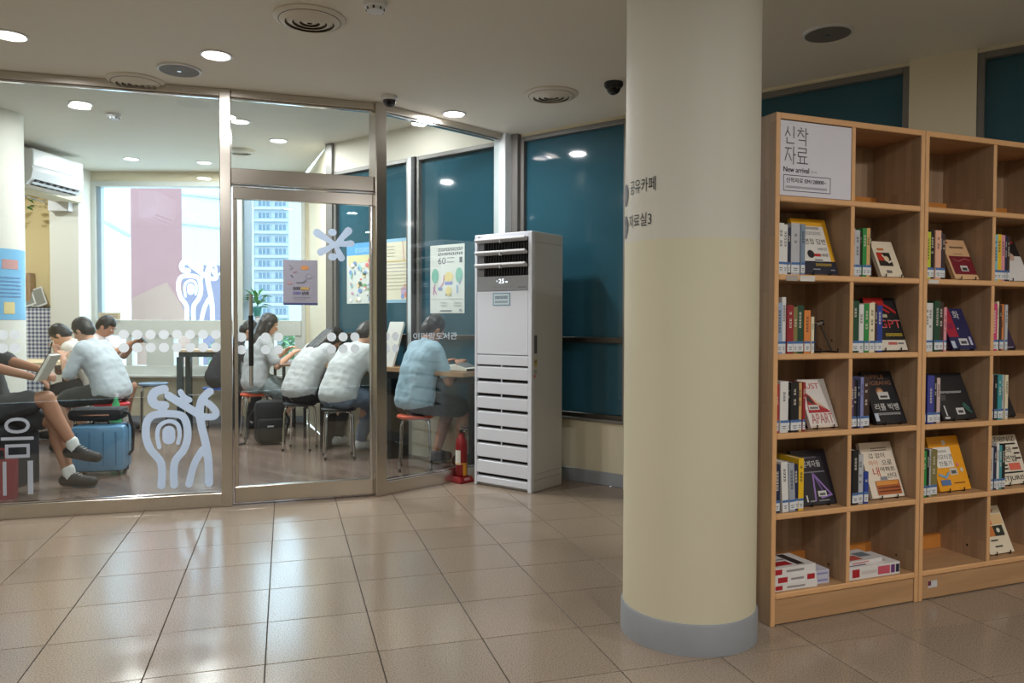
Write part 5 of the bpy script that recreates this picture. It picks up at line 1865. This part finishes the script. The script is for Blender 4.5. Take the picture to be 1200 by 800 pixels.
def person(x, y, face, label, seat=.46, lean=20, headp=20, heady=0, shirt=(220, 222, 226), sleeve=.75, legs='trousers', legc=(60, 66, 78), wl=(-.16, .38, .84), wr=(.16, .38, .84),
           al=(-.10, .36, .09), ar=(.10, .36, .09), hair='short', skin=SKIN, shoec=(40, 40, 44), sock=True, pole_l=(-.5, -.3, -1), pole_r=(.5, -.3, -1), kpole=(0, 1, .6), s=1.0, shirt_len=.10, thigh=.86):
    e = empty('person', (x, y, .003), math.radians(face - 90))
    tag(e, label, 'person')
    th = math.radians(lean)
    d = Vector((0, math.sin(th), math.cos(th)))
    d2 = Vector((0, math.sin(th * 1.35), math.cos(th * 1.35)))
    rt = Vector((1, 0, 0))
    pel = Vector((0, 0, seat + .105))
    wai = pel + d * .17 * s
    che = wai + d2 * .17 * s
    shl = che + d2 * .10 * s
    nkb = shl + d2 * .035 * s
    hp = math.radians(lean * 1.1 + headp)
    hy = math.radians(heady)
    hd = Vector((math.sin(hy) * 0, math.sin(hp), math.cos(hp)))
    nk2 = nkb + (d2 * .5 + hd * .5).normalized() * .075
    hc = nk2 + hd * .085
    fwd = Vector((math.sin(hy), math.cos(hy) * math.cos(hp), -math.sin(hp))).normalized()
    Mh = Matrix.Translation(hc) @ Matrix.Rotation(-hy, 4, 'Z') @ Matrix.Rotation(-hp, 4, 'X')
    b = MB()

    def trunk(mb, m, g_, low=0.0):
        cap_into(mb, pel - rt * .085, .105 + g_, pel + rt * .085, .105 + g_, m)
        cap_into(mb, pel - rt * .055, .105 + g_, wai - rt * .05, .10 + g_, m)
        cap_into(mb, pel + rt * .055, .105 + g_, wai + rt * .05, .10 + g_, m)
        cap_into(mb, wai - rt * .05, .10 + g_, che - rt * .075, .105 + g_, m)
        cap_into(mb, wai + rt * .05, .10 + g_, che + rt * .075, .105 + g_, m)
        cap_into(mb, che - rt * .07, .10 + g_, shl - rt * .125, .058 + g_, m)
        cap_into(mb, che + rt * .07, .10 + g_, shl + rt * .125, .058 + g_, m)
        cap_into(mb, shl - rt * .13, .055 + g_, shl + rt * .13, .055 + g_, m)
        cap_into(mb, che, .10 + g_, nkb, .06 + g_ * .6, m)
        cap_into(mb, pel, .112 + g_, wai, .11 + g_, m)
        cap_into(mb, wai, .11 + g_, che, .112 + g_, m)

    trunk(b, skin, 0)
    cap_into(b, nkb, .055, nk2, .050, skin)
    b.ball((0, 0, 0), (.073, .090, .108), skin, M=Mh)
    b.ball((0, .03, -.055), (.052, .062, .055), skin, M=Mh)             # jaw
    b.ball((0, .095, -.012), (.013, .018, .022), skin, M=Mh)            # nose
    b.ball((0, .080, -.052), (.024, .012, .010), skin, M=Mh)            # lips
    for sx_ in (-1, 1):
        b.ball((sx_ * .074, -.005, -.010), (.012, .020, .030), skin, M=Mh)
    arms = []
    for sx_, wt, pl in ((-1, wl, pole_l), (1, wr, pole_r)):
        S = shl + rt * sx_ * .165 - d2 * .01
        E_, W_ = ik(S, wt, .275 * s, .245 * s, pl)
        arms.append((S, E_, W_, sx_))
        cap_into(b, S, .050, E_, .039, skin)
        cap_into(b, E_, .039, W_, .027, skin)
        f_ = (W_ - E_).normalized()
        side = f_.cross(Vector((0, 0, 1)))
        side = side.normalized() if side.length > .05 else rt.copy()
        dn = side.cross(f_)
        if dn.z > 0:
            dn = -dn
        pm = W_ + f_ * .075 + dn * .008
        for q in (-.022, 0, .022):
            cap_into(b, W_ + side * q * .5, .016, pm + side * q, .015, skin, 8, 3)
        for q, fl_ in ((-.030, .060), (-.010, .074), (.010, .070), (.029, .054)):
            k0 = pm + side * q
            k1 = k0 + (f_ + dn * .45).normalized() * fl_ * .55
            k2 = k1 + (f_ * .5 + dn).normalized() * fl_ * .5
            cap_into(b, k0, .0095, k1, .009, skin, 8, 3)
            cap_into(b, k1, .009, k2, .008, skin, 8, 3)
        t0 = W_ + f_ * .025 - side * sx_ * .026
        t1 = t0 + (f_ - side * sx_ * .8).normalized() * .042
        cap_into(b, t0, .012, t1, .010, skin, 8, 3)
        cap_into(b, t1, .010, t1 + (f_ + dn * .5).normalized() * .030, .009, skin, 8, 3)
    lg = []
    for sx_, an in ((-1, al), (1, ar)):
        Hp = pel + rt * sx_ * .088 + Vector((0, .02, -.012))
        Kn, An = ik(Hp, an, .425 * s, .405 * s, kpole)
        lg.append((Hp, Kn, An, sx_))
        cap_into(b, Hp, .086, Kn, .056, skin)
        calf = Kn + (An - Kn) * .35 + Vector((0, -.018, 0))
        cap_into(b, Kn, .054, calf, .056, skin)
        cap_into(b, calf, .054, An, .036, skin)
        sh = (An - Kn).normalized()
        if an[2] < .12:
            ft = Vector((0, 1, 0)); dn = Vector((0, 0, -1))
        else:
            ft = Vector((0, .98, -.16)).normalized(); dn = Vector((0, -.16, -.98)).normalized()
        cap_into(b, An - ft * .02 + dn * .03, .034, An + ft * .13 + dn * .045, .026, skin)
    melt(b, 'body', e, .009, 4)
    # eyes and brows
    mb = MB()
    for sx_ in (-1, 1):
        mb.ball((sx_ * .030, .082, .012), (.013, .008, .007), flat((236, 234, 230)), M=Mh)
        mb.ball((sx_ * .030, .0885, .012), (.006, .004, .006), 'black', M=Mh)
        mb.box(sx_ * .030 - .016, sx_ * .030 + .016, .080, .088, .030, .036, HAIR, M=Mh)
    mb.build('eyes', e, smooth=True)
    mb = MB()
    mb.box(-.022, .022, .088, .0945, -.054, -.050, flat((150, 84, 78)), .001, M=Mh)
    mb.build('mouth', e)
    # shirt
    t = MB()
    sm = mat('shirt_%d_%d_%d' % shirt, shirt, .85, var=.04, scale=8)
    trunk(t, sm, .020)
    for q in (.0, .06, .12, .18, .24):
        cap_into(t, pel - rt * (.088 - q * .1) + d * q + Vector((0, -.012, .012)), .124, pel + rt * (.088 - q * .1) + d * q + Vector((0, -.012, .012)), .124, sm)
    for S, E_, W_, sx_ in arms:
        if sleeve <= 1:
            q = S + (E_ - S) * sleeve
            cap_into(t, S, .066, q, .060, sm)
        else:
            q = E_ + (W_ - E_) * (sleeve - 1)
            cap_into(t, S, .066, E_, .054, sm)
            cap_into(t, E_, .054, q, .042, sm)
    so = melt(t, 'shirt', e, .012, 10, .014)
    # trousers, shorts or skirt
    t = MB()
    lm = mat('legwear_%d_%d_%d' % legc, legc, .85, var=.06, scale=8)
    cap_into(t, pel - rt * .088 + Vector((0, -.005, -.012)), .120, pel + rt * .088 + Vector((0, -.005, -.012)), .120, lm)
    for Hp, Kn, An, sx_ in lg:
        if legs == 'trousers':
            cap_into(t, Hp, .104, Kn, .074, lm)
            cap_into(t, Kn, .074, Kn + (An - Kn) * .92, .056, lm)
        else:
            q = Hp + (Kn - Hp) * thigh
            cap_into(t, Hp, .106, q, .088, lm)
    if legs == 'skirt':
        q = [Hp + (Kn - Hp) * .95 for Hp, Kn, An, sx_ in lg]
        cap_into(t, pel + Vector((0, .1, 0)), .11, (q[0] + q[1]) / 2, .10, lm)
        cap_into(t, q[0], .09, q[1], .09, lm)
    melt(t, {'trousers': 'trousers', 'shorts': 'shorts', 'skirt': 'skirt'}[legs], e, .012, 4, .018)
    # socks and shoes
    for (Hp, Kn, An, sx_), an in zip(lg, (al, ar)):
        sh = (An - Kn).normalized()
        flat_foot = an[2] < .12
        if flat_foot:
            ft = Vector((0, 1, 0)); dn = Vector((0, 0, -1))
        else:
            ft = Vector((0, .98, -.16)).normalized(); dn = Vector((0, -.16, -.98)).normalized()
        if sock:
            mb = MB()
            cap_into(mb, An - sh * .045, .044, An + dn * .02, .043, flat((222, 222, 220), .8))
            mb.build('sock', e, smooth=True)
        hl = An - ft * .035 + dn * .040
        toe = An + ft * .165 + dn * .048
        mb = MB()
        scm = flat(shoec, .6)
        cap_into(mb, An + dn * .012, .043, hl + dn * .002, .043, scm)
        cap_into(mb, hl, .044, An + ft * .08 + dn * .042, .046, scm)
        cap_into(mb, An + dn * .015, .040, An + ft * .09 + dn * .04, .042, scm)
        cap_into(mb, An + ft * .08 + dn * .044, .046, toe, .038, scm)
        shoe = melt(mb, 'shoe', e, .010, 3)
        mb = MB()
        side = ft.cross(dn).normalized()
        for q in range(4):
            p0 = An + ft * (.03 + .022 * q) - dn * (.034 - .009 * q) + dn * .012
            cap_into(mb, p0 - side * .02, .0035, p0 + side * .02, .0035, flat((170, 170, 170)), 6, 2)
        mb.build('laces', shoe)
    # hair
    t = MB()
    hb = .0
    t.ball((0, -.014, .022), (.084, .098, .106), HAIR, M=Mh, n=20, k=14)
    if hair in ('short', 'long', 'bob'):
        t.ball((0, -.045, -.02), (.076, .062, .075), HAIR, M=Mh)
    if hair == 'long':
        for q in (-.05, 0, .05):
            p0 = Mh @ Vector((q, -.06, -.01)); p1 = nkb + Vector((q * 1.3, -.075, -.02)); p2 = shl + Vector((q * 1.5, -.10, -.14))
            cap_into(t, p0, .05, p1, .052, HAIR); cap_into(t, p1, .052, p2, .032, HAIR)
        for sx_ in (-1, 1):
            p0 = Mh @ Vector((sx_ * .070, .01, .0)); p1 = Mh @ Vector((sx_ * .075, .02, -.15))
            cap_into(t, p0, .028, p1, .026, HAIR)
    if hair == 'bob':
        for sx_ in (-1, 1):
            p0 = Mh @ Vector((sx_ * .070, .0, .0)); p1 = Mh @ Vector((sx_ * .078, .015, -.13))
            cap_into(t, p0, .034, p1, .032, HAIR)
        p0 = Mh @ Vector((0, -.06, 0)); p1 = Mh @ Vector((0, -.065, -.13))
        cap_into(t, p0, .07, p1, .062, HAIR)
    ho = melt(t, 'hair', e, .010, 3, .010)
    # cut the hair away from the face
    bm = bmesh.new()
    bm.from_mesh(ho.data)
    Mi = Mh.inverted()
    dl = [f for f in bm.faces if (lambda c: c.y > .030 and c.z < .058 - .2 * abs(c.x) and abs(c.x) < .062)(Mi @ f.calc_center_median())]
    bmesh.ops.delete(bm, geom=dl, context='FACES')
    bm.to_mesh(ho.data)
    bm.free()
    return e


FACE = 52
person(*S_MAN, 40, 'person in light blue T-shirt and black shorts seated at the counter', seat=.458, lean=10, headp=26, shirt=(150, 178, 194), sleeve=.72, legs='shorts', legc=(26, 26, 30),
       wl=(-.12, .36, .86), wr=(.14, .34, .86), al=(-.13, .30, .09), ar=(.13, .36, .09), skin=SKIN2, shoec=(40, 34, 34), sock=False)
person(*S_P3, 50, 'person in white shirt and jeans seated nearest the door post, back to us', seat=.455, lean=22, headp=20, shirt=(196, 202, 204), sleeve=.95, legs='trousers', legc=(110, 126, 146),
       wl=(-.15, .42, .86), wr=(.16, .40, .86), al=(-.12, .34, .09), ar=(.13, .40, .09), shoec=(190, 190, 192))
person(*S_P2, 46, 'person with long dark hair and white top bowed over the counter', seat=.455, lean=24, headp=42, shirt=(186, 190, 192), sleeve=1.35, legs='trousers', legc=(34, 36, 42),
       wl=(-.16, .42, .86), wr=(.16, .42, .86), hair='long', shoec=(190, 190, 190))
person(*S_P1, 30, 'long-haired person in grey top and pale skirt on an orange-red stool', seat=.468, lean=8, headp=18, heady=10, shirt=(172, 176, 180), sleeve=.8, legs='skirt', legc=(140, 154, 158),
       wl=(-.10, .34, .90), wr=(.14, .36, .88), al=(-.10, .22, .09), ar=(.11, .16, .09), hair='long', shoec=(200, 196, 190), sock=False)
person(*S_P0, 20, 'person in dark hooded top hunched behind the door post', seat=.483, lean=24, headp=22, shirt=(34, 36, 46), sleeve=1.9, legs='trousers', legc=(28, 28, 34),
       wl=(-.14, .42, .95), wr=(.16, .42, .95), shoec=(30, 30, 34))
person(-3.74, 7.12, 172, 'person in white shirt and dark shorts seated at the left table, back turned', seat=.463, lean=20, headp=14, shirt=(184, 194, 202), sleeve=.9, legs='shorts', legc=(52, 58, 64),
       wl=(-.12, .40, .88), wr=(.16, .38, .88), shoec=(36, 36, 40))
person(-4.34, 8.0, 186, 'person in pale shirt bending over to write at the left table', seat=.463, lean=26, headp=26, shirt=(214, 208, 200), sleeve=.7, legs='trousers', legc=(40, 42, 50),
       wl=(.02, .42, .90), wr=(.16, .44, .90), shoec=(36, 36, 40))
person(-4.70, 8.45, 2, 'person in pale top and dark shorts holding a phone by the window', seat=.463, lean=12, headp=26, shirt=(226, 214, 214), sleeve=.8, legs='shorts', legc=(44, 60, 60),
       wl=(-.02, .50, .96), wr=(.10, .52, .98), shoec=(60, 56, 56), skin=SKIN2)
ph = empty('phone', (-4.06, 8.36, 1.04), math.radians(-60))
ph.rotation_euler = (.7, 0, math.radians(-80))
tag(ph, 'dark phone held up by the person at the window', 'phone')
bar('case', ph, -.036, .036, 0, .009, -.075, .075, 'black', .004)
bar('screen', ph, -.033, .033, -.001, 0, -.070, .070, mat('phone_screen', (50, 56, 64), .1))
person(-3.78, 5.50, 2, 'person with crossed bare legs reading a paperback at the left edge', seat=.475, lean=-14, headp=44, shirt=(58, 60, 66), sleeve=.8, legs='shorts', legc=(64, 66, 72),
       wl=(-.02, .38, .86), wr=(.08, .36, .82), al=(-.06, .54, .09), ar=(-.02, .60, .30), skin=SKIN2, shoec=(34, 30, 32), kpole=(0, .3, 1), thigh=.72)
rbk = empty('paperback', (-3.355, 5.42, .80), math.radians(10))
rbk.rotation_euler = (0, .50, math.radians(6))
tag(rbk, 'open paperback held by the person at the left edge', 'book')
bar('cover', rbk, -.014, -.009, -.07, .07, .0, .21, flat((60, 54, 54)))
bar('page_block', rbk, -.009, .010, -.068, .068, .002, .208, 'paper')
bar('cover', rbk, .010, .014, -.07, .07, .0, .21, flat((206, 204, 196)))

# ================================================================== OUTSIDE THE WINDOW
gd = MB().prism([(-200, 12), (80, 12), (120, 260), (-300, 260)], -12.2, -12, mat('outside_ground', (200, 200, 196), .9)).build('ground_outside')
struct(gd, 'pale ground far below the window')


def tower(x, y, w_, d_, z0, z1, floors, bays, label, wall, winc, rz=0.0, slab=True):
    e = empty('apartment_building', (x, y, z0), rz)
    tag(e, label, 'building')
    wm = mat('tower_%d_%d_%d' % wall, wall, .9, var=.04, scale=.3)
    h_ = z1 - z0
    MB().box(0, w_, 0, d_, 0, h_, wm).build('wall', e)
    fh = h_ / floors
    bw = w_ / bays
    gm = mat('tower_glass_%d' % winc[0], winc, .2)
    win = MB().box(bw * .14, bw * .86, -.12, .0, fh * .30, fh * .78, gm).mesh('window')
    fr = MB()
    for q in (.14, .38, .62, .86):
        fr.box(bw * q - .08, bw * q + .08, -.22, -.1, fh * .28, fh * .80, wm)
    fr.box(bw * .12, bw * .88, -.22, -.1, fh * .27, fh * .31, wm)
    fr.box(bw * .12, bw * .88, -.22, -.1, fh * .77, fh * .81, wm)
    frm = fr.mesh('window_frame')
    rail = MB().box(.1, w_ - .1, -.9, -.75, fh * .05, fh * .22, wm).mesh('balcony_rail')
    slb = MB().box(0, w_, -1.0, 0, 0, fh * .06, wm).mesh('balcony_slab')
    for f_ in range(floors):
        if slab:
            b_ = place('balcony', slb, e, (0, 0, f_ * fh))
            place('balcony_rail', rail, b_)
        for k in range(bays):
            ww_ = place('window', win, e, (k * bw, 0, f_ * fh))
            place('window_frame', frm, ww_)
    return e


tower(-64.0, 180, 11.5, 12, -12, 47, 21, 3, 'tall pale apartment block seen through the door glass', (150, 160, 168), (78, 102, 120))
tower(-53.0, 105, 9.2, 10, -12, 34, 16, 3, 'pale apartment block beside the brick wall', (140, 156, 166), (70, 100, 116))
bk = empty('brick_building', (0, 40, -12)); tag(bk, 'windowless pink brick apartment gable outside', 'building')
MB().prism([(-21.6, 0), (-17.25, 0), (-21.3, 9), (-25, 9)], 0, 36, mat('brick_pink', (150, 112, 112), .9, var=.10, scale=2.5)).build('gable_wall', bk)
MB().box(-21.6, -17.23, -.05, .0, 12.4, 12.7, mat('brick_band', (190, 160, 158), .9)).build('band_course', bk)
wbld = empty('white_building', (0, 27, -12)); tag(wbld, 'white clad building at the left of the bright window', 'building')
MB().prism([(-24, 0), (-13.45, 0), (-15.7, 4), (-24, 4)], 0, 24, mat('clad_white', (188, 194, 196), .8, var=.02)).build('wall', wbld)
MB().tube([(-16, -.1, 17.6), (-13.45, -.1, 16.2)], .06, flat((130, 140, 146)), 6).build('sloping_pipe', wbld)
MB().box(-24, -13.42, -.15, 0, 12.6, 12.8, flat((170, 176, 178))).build('cornice', wbld)
tn = empty('tan_house', (0, 33, -12)); tag(tn, 'tan gabled house in front of the brick gable', 'building')
mb = MB()
mb.add([(-16.4, 0, 0), (-13.9, 0, 0), (-13.9, 0, 13.3), (-14.9, 0, 14.9), (-16.4, 0, 14.2), (-18.4, 4, 0), (-16.1, 4, 0), (-16.1, 4, 13.3), (-16.9, 4, 14.9), (-18.4, 4, 14.2)],
       [(0, 1, 2, 3, 4), (9, 8, 7, 6, 5), (0, 5, 6, 1), (1, 6, 7, 2), (2, 7, 8, 3), (3, 8, 9, 4), (4, 9, 5, 0)], mat('tan_wall', (164, 134, 120), .9))
mb.build('wall', tn)
lw_ = empty('low_white_building', (0, 60, -12)); tag(lw_, 'white apartment gable numbered 104 with two dark lines', 'building')
MB().prism([(-26.6, 0), (-21.9, 0), (-24.9, 8), (-29, 8)], 0, 17.6, mat('purple_wall', (112, 110, 132), .9)).build('lower_wall', lw_)
MB().prism([(-26.6, 0), (-21.9, 0), (-24.9, 8), (-29, 8)], 17.6, 38, mat('clad_white2', (176, 188, 196), .9)).build('upper_wall', lw_)
for z in (20.4, 22.7):
    MB().tube([(-26.6, -.05, z + .5), (-21.9, -.05, z)], .09, flat((150, 160, 166)), 6).build('cable_band', lw_)
text_into(MB(), '104', -24.4, 16.4, 2.2, 1.3, flat((236, 240, 244)), -.05).build('lettering', lw_)


def tree(x, y, z, h_, r_, label, n=420):
    e = empty('tree', (x, y, z)); tag(e, label, 'tree')
    MB().tube([(0, 0, 0), (.1, 0, h_ * .5), (.0, .1, h_ * .8)], [.25, .18, .08], mat('bark', (90, 76, 64), .9), 8).build('trunk', e)
    mb = MB()
    lm = mat('tree_green', (96, 136, 96), .8, var=.25, scale=1)
    for k in range(n):
        u = Vector((R.gauss(0, 1), R.gauss(0, 1), R.gauss(0, 1))).normalized() * r_ * R.uniform(.5, 1)
        p_ = Vector((u.x, u.y, h_ * .72 + u.z * 1.1))
        leaf(mb, p_, (R.gauss(0, 1), R.gauss(0, 1), R.gauss(0, .6)), r_ * .30, r_ * .2, lm)
    mb.build('crown', e)['kind'] = 'stuff'


tree(-26.2, 62, -12, 19.0, 2.0, 'green tree at the foot of the pale block beside the brick gable')
tree(-17.2, 55, -12, 15.0, 2.6, 'bushy tree below the tall block, seen through the door')
tree(-20.5, 57, -12, 13.6, 2.2, 'tree below the window edge outside the door glass')
